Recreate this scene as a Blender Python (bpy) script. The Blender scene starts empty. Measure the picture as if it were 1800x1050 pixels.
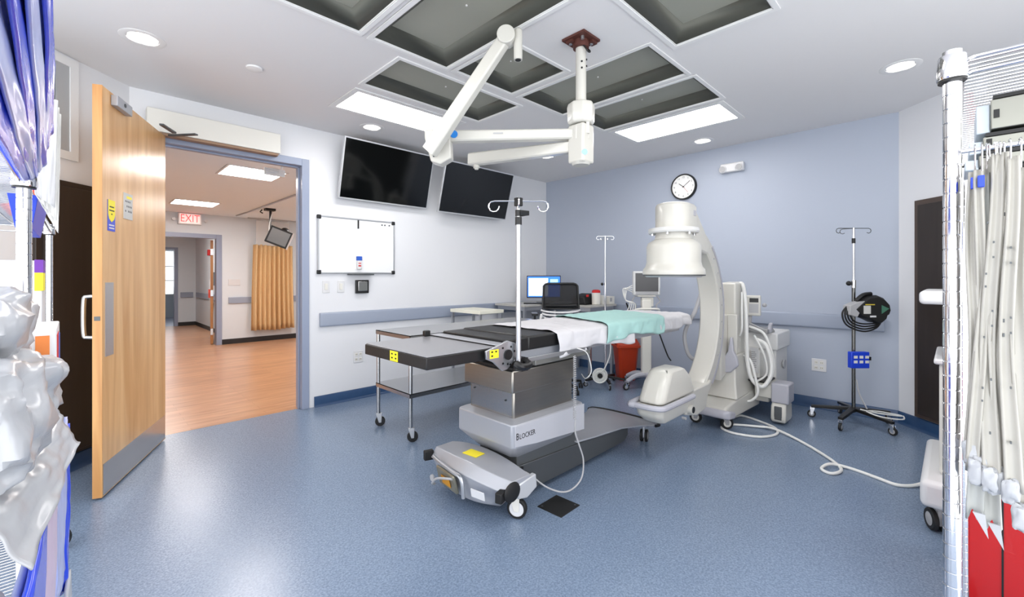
import bpy, bmesh, math, random
from mathutils import Vector, Matrix, Euler, noise
R = math.radians
random.seed(7)
C = bpy.context.scene.collection
sc = bpy.context.scene

# ------------------------------------------------------------------ camera, world, exposure
cam = bpy.data.cameras.new('camera'); camo = bpy.data.objects.new('camera', cam); C.objects.link(camo)
camo.location = (0, 0, 1.32); camo.rotation_euler = (R(90), 0, R(-44.77))
cam.sensor_width = 36; cam.lens = 15.408; cam.shift_y = -0.0213; cam.clip_start = 0.02; cam.clip_end = 100
sc.camera = camo
sc.view_settings.view_transform = 'Standard'; sc.view_settings.look = 'None'
sc.view_settings.exposure = 0.55; sc.view_settings.gamma = 1; sc.view_settings.use_curve_mapping = False
w = bpy.data.worlds.new('world'); sc.world = w; w.use_nodes = True
w.node_tree.nodes['Background'].inputs[0].default_value = (0.96, 0.98, 1.0, 1)
w.node_tree.nodes['Background'].inputs[1].default_value = 2.3
LP = 10.5      # radiance of the lit ceiling panels in the procedure room
LC = 24.0       # radiance of the lit ceiling panels in the corridor rooms
LD = 30.0      # radiance of the downlight lamps

# ------------------------------------------------------------------ materials
def s2l(c):
    return tuple(((v/12.92) if v <= .04045 else ((v+.055)/1.055)**2.4) for v in [x/255 for x in c]) + (1,)
MATS = {}
def mat(name, col, rough=.5, metal=0., spec=.5, var=.0, scale=8, stretch=(1,1,1), bump=0., alpha=1., trans=0., emis=0., ecol=None, coat=0., bscale=None):
    if name in MATS: return MATS[name]
    m = bpy.data.materials.new(name); m.use_nodes = True; MATS[name] = m
    nt = m.node_tree; N = nt.nodes; L = nt.links
    b = N['Principled BSDF']
    c = s2l(col) if max(col) > 1 else tuple(col)+(1,)
    b.inputs['Base Color'].default_value = c
    b.inputs['Roughness'].default_value = rough; b.inputs['Metallic'].default_value = metal
    b.inputs['Specular IOR Level'].default_value = spec
    b.inputs['Alpha'].default_value = alpha; b.inputs['Transmission Weight'].default_value = trans
    b.inputs['Coat Weight'].default_value = coat
    if emis:
        b.inputs['Emission Color'].default_value = s2l(ecol or col); b.inputs['Emission Strength'].default_value = emis
    tc = N.new('ShaderNodeTexCoord'); mp = N.new('ShaderNodeMapping'); mp.inputs['Scale'].default_value = stretch
    L.new(tc.outputs['Object'], mp.inputs[0])
    nz = N.new('ShaderNodeTexNoise'); nz.inputs['Scale'].default_value = scale; nz.inputs['Detail'].default_value = 3
    L.new(mp.outputs[0], nz.inputs['Vector'])
    if var:
        mx = N.new('ShaderNodeMix'); mx.data_type = 'RGBA'
        mx.inputs[6].default_value = tuple(min(1, v*(1-var)) for v in c[:3])+(1,)
        mx.inputs[7].default_value = tuple(min(1, v*(1+var)) for v in c[:3])+(1,)
        L.new(nz.outputs['Fac'], mx.inputs[0]); L.new(mx.outputs[2], b.inputs['Base Color'])
    if bump:
        n2 = nz
        if bscale:
            n2 = N.new('ShaderNodeTexNoise'); n2.inputs['Scale'].default_value = bscale; n2.inputs['Detail'].default_value = 2
            L.new(mp.outputs[0], n2.inputs['Vector'])
        bp = N.new('ShaderNodeBump'); bp.inputs['Strength'].default_value = bump; bp.inputs['Distance'].default_value = .01
        L.new(n2.outputs['Fac'], bp.inputs['Height']); L.new(bp.outputs[0], b.inputs['Normal'])
    return m

white_wall = mat('white_wall_paint', (226,227,230), .6, bump=.03, scale=60)
blue_wall = mat('blue_wall_paint', (171,179,194), .5, bump=.03, scale=60)
ceil_paint = mat('ceiling_paint', (222,221,222), .75)
hall_wall = mat('corridor_wall_paint', (218,224,229), .65)
hall_ceil = mat('corridor_ceiling_paint', (234,243,249), .8)
white_trim = mat('white_trim', (226,226,226), .4)
frame_paint = mat('blue_grey_frame_paint', (150,160,182), .35)
rail_paint = mat('blue_grey_rail', (152,161,178), .4)
base_blue = mat('blue_cove_base', (40,70,108), .35, var=.15, scale=20)
black_base = mat('black_cove_base', (40,40,42), .4)
steel = mat('brushed_steel', (190,190,190), .25, 1., var=.06, scale=12, stretch=(1,1,30))
steel_warm = mat('column_steel', (168,163,155), .3, 1., var=.08, scale=6, stretch=(1,1,14))
chrome = mat('chrome', (225,225,228), .09, 1.)
alu = mat('satin_aluminium', (188,190,194), .33, .85)
alu_paint = mat('silver_paint', (176,178,184), .35, .35)
dark_grey_metal = mat('dark_grey_metal', (92,95,97), .4, .5)
black_plastic = mat('black_plastic', (14,14,15), .4)
black_rubber = mat('black_rubber', (18,18,19), .6)
black_foam = mat('black_vinyl', (19,19,20), .42, bump=.05, scale=80)
grey_vinyl = mat('grey_table_vinyl', (138,138,142), .3, spec=.4)
screen = mat('dark_screen', (6,8,9), .08, spec=.5)
tv_bezel = mat('silver_bezel', (205,207,210), .3, .4)
cream = mat('cream_enamel', (202,200,192), .32, coat=.2)
cream_grey = mat('pale_grey_plastic', (178,178,186), .4)
white_plastic = mat('white_plastic', (220,220,221), .35)
off_white = mat('off_white_plastic', (226,224,216), .42)
yellow = mat('yellow_label', (250,232,40), .5)
black_ink = mat('black_ink', (15,15,15), .6)
red_ink = mat('red_ink', (200,30,30), .6)
blue_ink = mat('blue_ink', (40,90,190), .5)
cloth = mat('white_sheet', (200,199,202), .85, bump=.25, scale=14)
teal_cloth = mat('teal_sheet', (158,196,191), .85, bump=.2, scale=14)
red_bin = mat('red_orange_plastic', (196,62,28), .35)
red_cart = mat('red_enamel', (178,14,18), .3, coat=.3)
navy = mat('bright_blue_plastic', (28,66,205), .35)
tan_cloth = mat('tan_curtain', (222,188,140), .8, var=.06, scale=30)
dark_wood = mat('dark_wood_laminate', (46,38,34), .4, var=.25, scale=5, stretch=(6,6,.6))
dark_wood_frame = mat('dark_wood_frame', (78,64,56), .4, var=.15, scale=5, stretch=(6,6,.6))
whiteboard_m = mat('whiteboard_enamel', (240,241,243), .15)
cable_white = mat('white_cable', (228,228,224), .4)
cable_grey = mat('grey_cable', (170,170,172), .45)
poly_film = mat('clear_film', (172,174,178), .25, spec=.6, bump=.2, scale=14)
blue_film = mat('blue_film', (40,70,215), .22, spec=.7, var=.35, scale=6, bump=.3)
lilac_film = mat('lilac_film', (168,178,226), .25, spec=.7, var=.1, scale=5, bump=.3)
pink_film = mat('pinkish_film', (206,184,206), .3, spec=.6, var=.08, scale=5)
paper = mat('white_paper', (206,205,201), .7)
brown_metal = mat('rusty_flange', (92,52,44), .6, .3, var=.4, scale=40)
amber = mat('amber_sticker', (205,140,20), .5)
green_label = mat('green_label', (70,120,100), .5)
orange_red = mat('coral_plastic', (232,84,66), .4)
purple = mat('purple_card', (110,50,160), .5)
sky_screen = mat('lit_screen_blue', (30,90,200), .3, emis=1.2, ecol=(40,110,225))
white_screen = mat('lit_screen_white', (225,232,245), .3, emis=.9, ecol=(225,232,248))
exit_glow = mat('exit_letter_glow', (235,60,60), .4, emis=1.6, ecol=(255,60,60))
exit_face = mat('exit_face', (245,238,236), .4, emis=.35, ecol=(255,225,220))

def emit(name, col, strength):
    m = bpy.data.materials.new(name); m.use_nodes = True; nt = m.node_tree
    nt.nodes.remove(nt.nodes['Principled BSDF'])
    e = nt.nodes.new('ShaderNodeEmission'); e.inputs[0].default_value = s2l(col); e.inputs[1].default_value = strength
    nt.links.new(e.outputs[0], nt.nodes['Material Output'].inputs[0]); return m
lamp_room = emit('room_diffuser_light', (255,252,250), LP)
lamp_hall = emit('corridor_diffuser_light', (255,248,244), LC)
lamp_down = emit('downlight_lamp', (255,250,244), LD)

def floor_mat(name, c1, c2, rough, scale, bump):
    m = bpy.data.materials.new(name); m.use_nodes = True; nt = m.node_tree; N = nt.nodes; L = nt.links; b = N['Principled BSDF']
    tc = N.new('ShaderNodeTexCoord'); n = N.new('ShaderNodeTexNoise'); n.inputs['Scale'].default_value = scale; n.inputs['Detail'].default_value = 4; n.inputs['Roughness'].default_value = .8
    L.new(tc.outputs['Object'], n.inputs['Vector'])
    cr = N.new('ShaderNodeValToRGB'); cr.color_ramp.elements[0].position = .38; cr.color_ramp.elements[1].position = .62
    cr.color_ramp.elements[0].color = s2l(c1); cr.color_ramp.elements[1].color = s2l(c2)
    L.new(n.outputs['Fac'], cr.inputs[0]); L.new(cr.outputs[0], b.inputs['Base Color'])
    n3 = N.new('ShaderNodeTexNoise'); n3.inputs['Scale'].default_value = 1.6; n3.inputs['Detail'].default_value = 5; L.new(tc.outputs['Object'], n3.inputs['Vector'])
    mr = N.new('ShaderNodeMapRange'); mr.inputs['To Min'].default_value = rough*.9; mr.inputs['To Max'].default_value = rough*1.15
    L.new(n3.outputs['Fac'], mr.inputs['Value']); L.new(mr.outputs[0], b.inputs['Roughness'])
    bp = N.new('ShaderNodeBump'); bp.inputs['Strength'].default_value = bump; bp.inputs['Distance'].default_value = .004
    L.new(n.outputs['Fac'], bp.inputs['Height']); L.new(bp.outputs[0], b.inputs['Normal'])
    b.inputs['Specular IOR Level'].default_value = .6
    return m
vinyl = floor_mat('blue_speckled_vinyl', (100,116,139), (128,146,169), .24, 110, .10)

def wood_mat(name, cols, rough, grain, planks=None):
    m = bpy.data.materials.new(name); m.use_nodes = True; nt = m.node_tree; N = nt.nodes; L = nt.links; b = N['Principled BSDF']
    tc = N.new('ShaderNodeTexCoord'); mp = N.new('ShaderNodeMapping'); mp.inputs['Scale'].default_value = grain
    L.new(tc.outputs['Object'], mp.inputs[0])
    n = N.new('ShaderNodeTexNoise'); n.inputs['Scale'].default_value = 2.2; n.inputs['Detail'].default_value = 6; n.inputs['Distortion'].default_value = .6
    L.new(mp.outputs[0], n.inputs['Vector'])
    cr = N.new('ShaderNodeValToRGB'); cr.color_ramp.elements[0].position = .3; cr.color_ramp.elements[1].position = .72
    cr.color_ramp.elements[0].color = s2l(cols[0]); cr.color_ramp.elements[1].color = s2l(cols[1])
    L.new(n.outputs['Fac'], cr.inputs[0]); out = cr.outputs[0]
    if planks:
        br = N.new('ShaderNodeTexBrick'); br.inputs['Scale'].default_value = 1; br.inputs['Brick Width'].default_value = planks[0]; br.inputs['Row Height'].default_value = planks[1]
        br.inputs['Mortar Size'].default_value = .002; br.inputs['Color1'].default_value = (1,1,1,1); br.inputs['Color2'].default_value = (.86,.84,.82,1); br.inputs['Mortar'].default_value = (.7,.65,.6,1)
        L.new(tc.outputs['Object'], br.inputs['Vector'])
        mx = N.new('ShaderNodeMix'); mx.data_type = 'RGBA'; mx.blend_type = 'MULTIPLY'; mx.inputs[0].default_value = 1
        L.new(out, mx.inputs[6]); L.new(br.outputs[0], mx.inputs[7]); out = mx.outputs[2]
    L.new(out, b.inputs['Base Color']); b.inputs['Roughness'].default_value = rough
    return m
maple = wood_mat('maple_veneer', ((200,148,92), (232,190,136)), .28, (5,5,.45))
maple_edge = wood_mat('maple_edge', ((176,120,66), (214,164,104)), .4, (8,8,.5))
orange_floor = wood_mat('orange_wood_floor', ((180,130,96), (212,166,128)), .28, (1.2,9,1), (1.2,.1))
orange_wood2 = wood_mat('corridor_door_wood', ((170,110,60), (206,150,92)), .4, (6,6,.6))

# ------------------------------------------------------------------ geometry helpers
def catmull(P, n=6, closed=False):
    P = [Vector(p) for p in P]; out = []; k = len(P)
    rng = range(k) if closed else range(k-1)
    for i in rng:
        if closed: a,b,c,d = P[(i-1)%k],P[i],P[(i+1)%k],P[(i+2)%k]
        else: a,b,c,d = P[max(i-1,0)],P[i],P[i+1],P[min(i+2,k-1)]
        for j in range(n):
            t = j/n
            out.append(.5*((2*b)+(c-a)*t+(2*a-5*b+4*c-d)*t*t+(3*b-a-3*c+d)*t**3))
    if not closed: out.append(P[-1])
    return out

class G:
    def __init__(s): s.bm = bmesh.new()
    def face(s, vs):
        try: return s.bm.faces.new(vs)
        except ValueError: return None
    def box(s, c, d, rot=None):
        c = Vector(c); M = rot.to_matrix() if isinstance(rot, Euler) else (rot or Matrix.Identity(3)); v = []
        for z in (-1,1):
            for y in (-1,1):
                for x in (-1,1): v.append(s.bm.verts.new(c + M @ Vector((x*d[0]/2, y*d[1]/2, z*d[2]/2))))
        for q in ((0,2,3,1),(4,5,7,6),(0,1,5,4),(2,6,7,3),(0,4,6,2),(1,3,7,5)): s.face([v[i] for i in q])
        return s
    def bx(s, x0,x1,y0,y1,z0,z1): return s.box(((x0+x1)/2,(y0+y1)/2,(z0+z1)/2),(abs(x1-x0),abs(y1-y0),abs(z1-z0)))
    def rings(s, rs, caps=True, closed=False):
        V = [[s.bm.verts.new(p) for p in r] for r in rs]; n = len(V[0])
        m = len(V)
        for i in range(m if closed else m-1):
            a, b = V[i], V[(i+1)%m]
            for j in range(n): s.face([a[j], a[(j+1)%n], b[(j+1)%n], b[j]])
        if caps and not closed: s.face(list(reversed(V[0]))); s.face(V[-1])
        return s
    def cyl(s, p0, p1, r0, r1=None, seg=20):
        p0, p1 = Vector(p0), Vector(p1); r1 = r0 if r1 is None else r1
        q = (p1-p0).to_track_quat('Z','Y').to_matrix()
        R_ = lambda p, r: [p + q @ Vector((r*math.cos(2*math.pi*i/seg), r*math.sin(2*math.pi*i/seg), 0)) for i in range(seg)]
        return s.rings([R_(p0,r0), R_(p1,r1)])
    def tube(s, P, r, seg=8, closed=False, smooth=0):
        if smooth: P = catmull(P, smooth, closed)
        P = [Vector(p) for p in P]; n = len(P); rs = []
        def tan(i):
            if closed: return (P[(i+1)%n]-P[(i-1)%n]).normalized()
            return (P[min(i+1,n-1)]-P[max(i-1,0)]).normalized()
        t0 = tan(0); up = Vector((0,0,1)) if abs(t0.z) < .9 else Vector((1,0,0))
        nn = (up - t0*up.dot(t0)).normalized()
        for i in range(n):
            t = tan(i); nn = (nn - t*nn.dot(t)).normalized(); b = t.cross(nn)
            rr = r(i/(n-1)) if callable(r) else r
            rs.append([P[i] + nn*rr*math.cos(2*math.pi*j/seg) + b*rr*math.sin(2*math.pi*j/seg) for j in range(seg)])
        return s.rings(rs, closed=closed)
    def lathe(s, prof, c=(0,0,0), M=None, seg=32, sx=1, sy=1, caps=True):
        c = Vector(c); M = M or Matrix.Identity(3); rs = []
        for r, z in prof: rs.append([c + M @ Vector((max(r,1e-4)*sx*math.cos(2*math.pi*i/seg), max(r,1e-4)*sy*math.sin(2*math.pi*i/seg), z)) for i in range(seg)])
        return s.rings(rs, caps=caps)
    def prism(s, poly, ax, a, b):
        def P(u,v,w): return {'x':(w,u,v),'y':(u,w,v),'z':(u,v,w)}[ax]
        return s.rings([[Vector(P(u,v,a)) for u,v in poly],[Vector(P(u,v,b)) for u,v in poly]])
    def sph(s, c, r, sc_=(1,1,1), seg=16, M=None):
        n = seg//2; pr = [(r*math.sin(math.pi*i/n), -r*math.cos(math.pi*i/n)) for i in range(n+1)]
        M = (M or Matrix.Identity(3)) @ Matrix.Diagonal(sc_); return s.lathe(pr, c, M, seg)
    def grid(s, fn, nu, nv, closed_u=False):
        V = [[s.bm.verts.new(fn(i/nu, j/nv)) for j in range(nv+1)] for i in range(nu+1)]
        for i in range(nu):
            for j in range(nv): s.face([V[i][j],V[i+1][j],V[i+1][j+1],V[i][j+1]])
        return s
    def xf(s, M): s.bm.transform(M); return s

WM = {}
def finish(o, kind=None, label=None, cat=None, group=None):
    if kind: o['kind'] = kind
    if label: o['label'] = label
    if cat: o['category'] = cat
    if group: o['group'] = group
    return o
def ob(name, g, m, parent=None, bevel=0, loc=None, smooth=35, local=False, seg=2, solid=0, sub=0, **kw):
    """one mesh object; vertices are given in world coordinates unless local=True"""
    bm = g.bm
    bmesh.ops.remove_doubles(bm, verts=bm.verts, dist=1e-6)
    bmesh.ops.recalc_face_normals(bm, faces=bm.faces)
    if parent is not None and not local: bm.transform(WM[parent.name].inverted())
    elif parent is None and not local:
        if loc is None:
            xs=[v.co for v in bm.verts]; mn=[min(v[i] for v in xs) for i in range(3)]; mx=[max(v[i] for v in xs) for i in range(3)]
            loc=((mn[0]+mx[0])/2,(mn[1]+mx[1])/2,mn[2])
        bm.transform(Matrix.Translation(-Vector(loc)))
    me = bpy.data.meshes.new(name); bm.to_mesh(me); bm.free()
    me.materials.append(m)
    for p in me.polygons: p.use_smooth = True
    me.set_sharp_from_angle(angle=R(smooth))
    o = bpy.data.objects.new(name, me); C.objects.link(o)
    if parent is not None: o.parent = parent; WM[o.name] = WM[parent.name].copy()
    else:
        o.location = loc or (0,0,0); WM[o.name] = Matrix.Translation(Vector(loc or (0,0,0)))
    if solid: md = o.modifiers.new('solid','SOLIDIFY'); md.thickness = solid; md.offset = 0
    if sub: md = o.modifiers.new('sub','SUBSURF'); md.levels = sub; md.render_levels = sub
    if bevel:
        md = o.modifiers.new('bevel','BEVEL'); md.width = bevel; md.segments = seg; md.limit_method = 'ANGLE'; md.angle_limit = R(30)
    return finish(o, **kw)
def thing(name, label, cat, loc=(0,0,0), rz=0, group=None):
    o = bpy.data.objects.new(name, None); C.objects.link(o); o.location = loc; o.rotation_euler = (0,0,rz); o.empty_display_size = .1
    WM[o.name] = Matrix.Translation(Vector(loc)) @ Matrix.Rotation(rz, 4, 'Z')
    return finish(o, None, label, cat, group)
def copy_tree(o, parent=None):
    c = o.copy(); C.objects.link(c)
    if parent: c.parent = parent
    for ch in [x for x in bpy.data.objects if x.parent == o and x != c]: copy_tree(ch, c)
    return c
def dup(o, loc, rz=None, label=None, group=None):
    c = copy_tree(o); c.location = loc
    if rz is not None: c.rotation_euler = (0,0,rz)
    if label: c['label'] = label
    if group: c['group'] = group
    WM[c.name] = Matrix.Translation(Vector(loc)) @ Matrix.Rotation(c.rotation_euler.z, 4, 'Z')
    return c
def struct(name, g, m, bevel=0, **kw): return ob(name, g, m, bevel=bevel, kind='structure', **kw)
def text(name, body, size, m, parent, M, depth=.0008, local=False, sx=1):
    """flat lettering; M places the text's XY plane"""
    cu = bpy.data.curves.new('t','FONT'); cu.body = body; cu.size = size; cu.extrude = depth; cu.align_x = 'CENTER'; cu.align_y = 'CENTER'; cu.resolution_u = 3
    t = bpy.data.objects.new('t', cu); C.objects.link(t); bpy.context.view_layer.update()
    me = bpy.data.meshes.new_from_object(t.evaluated_get(bpy.context.evaluated_depsgraph_get()))
    bpy.data.objects.remove(t); bpy.data.curves.remove(cu)
    g = G(); g.bm.from_mesh(me); bpy.data.meshes.remove(me); g.xf(Matrix.Diagonal((sx,1,1,1))); g.xf(M)
    return ob(name, g, m, parent, local=local, smooth=20)
def frame_M(o, ex, ey):
    """matrix with origin o, x axis ex, y axis ey"""
    ex = Vector(ex).normalized(); ey = Vector(ey).normalized(); ez = ex.cross(ey)
    M = Matrix((ex, ey, ez)).transposed().to_4x4(); M.translation = Vector(o); return M

XB, YA, H = 5.288, 4.56, 2.815      # blue wall plane, door wall plane, ceiling height
XL, YR = -1.05, -1.45               # planes behind the camera
WT = .14

# ------------------------------------------------------------------ shell of the procedure room
def ch_pts():
    # outline of the room, with cut corners, counter-clockwise
    return [(XL, 3.22), (.29, YA), (XB, YA), (XB, .351), (3.487, YR), (XL, YR)]
flp = ch_pts()
g = G(); g.prism([(XL,3.22),(XL,YR),(3.487,YR),(XB,.351),(XB,4.62),(XL,4.62)][::-1], 'z', -.12, 0)
struct('floor', g, vinyl)
# ceiling with openings for the fixtures
LX, LY = [], []
panels = [(.65,1.222,1.40,2.555),(1.31,1.875,1.40,2.555),(1.57,2.735,2.675,3.215),(1.95,2.515,1.985,2.54),(2.615,3.175,1.385,2.54),(3.265,3.81,1.365,2.51),(1.58,2.747,.705,1.265)]
lights = [(1.605,2.62,3.37,3.80),(3.93,4.395,1.425,2.455),(1.65,2.66,.12,.55),(.10,.555,1.43,2.455)]
spots = [(.292,3.585),(2.094,4.10),(4.139,3.56),(4.889,1.949),(4.156,.267)]
holes = [p for p in panels] + [l for l in lights] + [(x-.075,x+.075,y-.075,y+.075) for x,y in spots]
more_lights = []
holes += more_lights
xs = sorted({XL-.1, XB+.1} | {h_[0] for h_ in holes} | {h_[1] for h_ in holes}); ys = sorted({YR-.1, YA+.05} | {h_[2] for h_ in holes} | {h_[3] for h_ in holes})
g = G()
for i in range(len(xs)-1):
    for j in range(len(ys)-1):
        cx, cy = (xs[i]+xs[i+1])/2, (ys[j]+ys[j+1])/2
        if any(h_[0] < cx < h_[1] and h_[2] < cy < h_[3] for h_ in holes): continue
        vs = [g.bm.verts.new(p) for p in ((xs[i],ys[j],H),(xs[i],ys[j+1],H),(xs[i+1],ys[j+1],H),(xs[i+1],ys[j],H))]
        g.face(vs)
bmesh.ops.remove_doubles(g.bm, verts=g.bm.verts, dist=1e-5)
r_ = bmesh.ops.extrude_face_region(g.bm, geom=list(g.bm.faces))
for e in r_['geom']:
    if isinstance(e, bmesh.types.BMVert): e.co.z += .012
struct('ceiling', g, ceil_paint)
struct('ceiling_plenum', G().bx(XL-.1, XB+.2, YR-.1, YA+.13, 3.05, 3.1), ceil_paint)
# door wall
DX0, DX1, DZ = .40, 1.60, 2.44
g = G(); g.bx(.20, DX0, YA, YA+WT, 0, H+.15); g.bx(DX1, XB+WT, YA, YA+WT, 0, H+.15); g.bx(DX0, DX1, YA, YA+WT, DZ, H+.15)
struct('wall_left', g, white_wall)
struct('wall_back', G().bx(XB, XB+WT, .33, YA, 0, H+.15), blue_wall)
def diag_wall(p, q, t=.12):
    p, q = Vector(p), Vector(q); d = (q-p).normalized(); n = Vector((-d.y, d.x))*t
    return [(p.x,p.y),(q.x,q.y),(q.x+n.x,q.y+n.y),(p.x+n.x,p.y+n.y)]
struct('wall_right', G().prism(diag_wall((3.487,YR),(XB,.351),-.12), 'z', 0, H+.15), white_wall)
struct('wall_far_left', G().prism(diag_wall((XL,3.22),(.29,YA),.12), 'z', 0, H+.15), white_wall)
# cove base
def cove(pts, name, m, h=.105, t=.012):
    g = G()
    for a, b in zip(pts[:-1], pts[1:]):
        a, b = Vector(a), Vector(b); d = (b-a).normalized(); n = Vector((-d.y, d.x))
        pr = [(0,0),(t+.022,0),(t+.006,.008),(t,.024),(t,h-.006),(t-.006,h),(0,h)]
        g.rings([[Vector((p.x+n.x*o_, p.y+n.y*o_, z)) for o_, z in pr] for p in (a, b)])
    return struct(name, g, m, smooth=60)
cove([(XB,4.555),(1.70,4.555)][::1], 'baseboard_left', base_blue)
cove([(3.487,YR),(XB-.0,.351)], 'baseboard_right', base_blue)
cove([(XB,.351),(XB,4.56)], 'baseboard_back', base_blue)
cove([(.29,YA),(XL,3.22)], 'baseboard_far_left', base_blue)

# crash rails (bumper rails on the wall)
def rail(name, p, q, n, z0=.808, z1=.95, label=''):
    p, q, n = Vector(p), Vector(q), Vector(n)
    pr = [(0,z0),(.026,z0),(.034,z0+.012),(.034,z1-.012),(.026,z1),(0,z1)]
    g = G(); g.rings([[Vector((a.x+n.x*o_, a.y+n.y*o_, z)) for o_, z in pr] for a in (p, q)])
    return ob(name, g, rail_paint, bevel=.003, kind='structure')
rail('trim_1', (1.752,YA-.001), (5.25,YA-.001), (0,-1))
rail('trim_2', (XB-.001,.45), (XB-.001,4.52), (-1,0))

# ------------------------------------------------------------------ door frame and open door
g = G()
fw = .05
g.bx(DX0-fw, DX0+.02, YA-.015, YA+WT+.015, 0, DZ+fw); g.bx(DX1-.02+0, DX1+fw, YA-.015, YA+WT+.015, 0, DZ+fw); g.bx(DX0+.02, DX1-.02, YA-.0149, YA+WT+.0149, DZ-.02, DZ+fw)
g.bx(DX1-.035, DX1-.02, YA+.05, YA+.10, 0, DZ-.02); g.bx(DX0, DX1, YA+.05, YA+.10, DZ-.035, DZ-.02)
ob('door_frame', g, frame_paint, bevel=.003, kind='structure')
hinge = Vector((.485, 4.50)); free = Vector((.085, 3.56)); dd = (free-hinge).normalized(); W = (free-hinge).length
rz = math.atan2(dd.y, dd.x)
dr = thing('door', 'open maple veneer door with steel kick plate standing ajar at the left', 'door', (hinge.x, hinge.y, 0), rz)
# local: x along leaf from the hinge, +y side faces (after rotation) ...
T = .046
ob('leaf', G().bx(0, W, -T/2, T/2, .012, 2.455), maple, dr, bevel=.002, local=True)
ob('edge_band', G().bx(W, W+.004, -T/2, T/2, .012, 2.455), maple_edge, dr, local=True)
s_ = 1     # side of the leaf that faces the room
fy = s_*T/2
def onleaf(x0, x1, z0, z1, t): return G().bx(x0, x1, fy, fy+s_*t, z0, z1)
ob('kick_plate', onleaf(.01, W-.005, .02, .205, .002), steel, dr, local=True, label='brushed steel kick plate')
ob('push_plate', onleaf(W-.135, W-.03, .84, 1.285, .002), alu, dr, local=True, label='steel push plate')
mg = ob('magnet_bracket', onleaf(W-.31, W-.10, 2.375, 2.44, .035), alu_paint, dr, bevel=.004, local=True)
ob('bolt', G().cyl((W-.2, fy+.035, 2.41), (W-.2, fy+.039, 2.41), .012), dark_grey_metal, mg, local=True)
nt_ = ob('notice', onleaf(W-.40, W-.27, 1.70, 1.87, .004), paper, dr, local=True, label='white notice sheet with yellow heading')
ob('notice_heading', G().bx(W-.385, W-.31, fy+.004, fy+.0045, 1.835, 1.852), yellow, nt_, local=True)
g = G()
for k in range(3):
    for j in range(5):
        if (k+j) % 5: g.bx(W-.385+j*.021, W-.385+j*.021+.013, fy+.004, fy+.0045, 1.81-k*.032, 1.822-k*.032)
ob('notice_print', g, dark_grey_metal, nt_, local=True)
st = ob('warning_sticker', onleaf(W-.155, W-.06, 1.60, 1.79, .002), navy, dr, local=True, label='blue and yellow door sticker')
g = G(); g.prism([(W-.152,1.79),(W-.063,1.79),(W-.063,1.705),(W-.075,1.675),(W-.107,1.655),(W-.14,1.675),(W-.152,1.705)], 'y', fy+.002, fy+.003); ob('yellow_field', g, yellow, st, local=True)
for k, (a, b) in enumerate(((-.135,-.08),(-.14,-.075),(-.115,-.10))): ob('sticker_print', G().bx(W+a, W+b, fy+.003, fy+.0036, 1.745-k*.022, 1.752-k*.022), black_ink, st, local=True)
for k in range(2): ob('sticker_bar', G().bx(W-.14, W-.075, fy+.002, fy+.003, 1.632-k*.018, 1.640-k*.018), white_plastic, st, local=True)
# pull handle on the far side
hz0, hz1, hx = .955, 1.20, W-.085
g = G(); yb = -T/2
g.tube([(hx,yb,hz0),(hx,yb-.055,hz0),(hx,yb-.075,hz0+.025),(hx,yb-.075,hz1-.025),(hx,yb-.055,hz1),(hx,yb,hz1)], .012, 12, smooth=4)
ob('pull_handle', g, steel, dr, local=True, label='brushed steel pull handle')
ob('lock_face', G().bx(W+.004, W+.006, -.014, .014, 1.06, 1.085), dark_grey_metal, dr, local=True)
g = G()
for z in (.25, 1.0, 1.75, 2.3): g.cyl((-.012,-.0,z-.055),(-.012,-.0,z+.055),.011,seg=10)
ob('hinge', g, steel, dr, local=True)
# automatic opener box over the door
op = thing('door_operator', 'long white automatic opener box over the doorway', 'door opener', (.87, 4.50, 2.455))
ob('cover', G().bx(.386, 1.355, YA-.115, YA-.016, 2.475, 2.655), off_white, op, bevel=.004)
ob('track', G().bx(.40, 1.34, YA-.10, YA-.03, 2.455, 2.475), mat('wood_brown', (150,120,96), .5), op)
g = G(); g.box((.60,4.38,2.462),(.03,.26,.012),Euler((0,0,R(38)))); g.box((.50,4.29,2.468),(.20,.03,.014),Euler((0,0,R(60))))
ob('arm', g, dark_grey_metal, op, bevel=.002)

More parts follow.
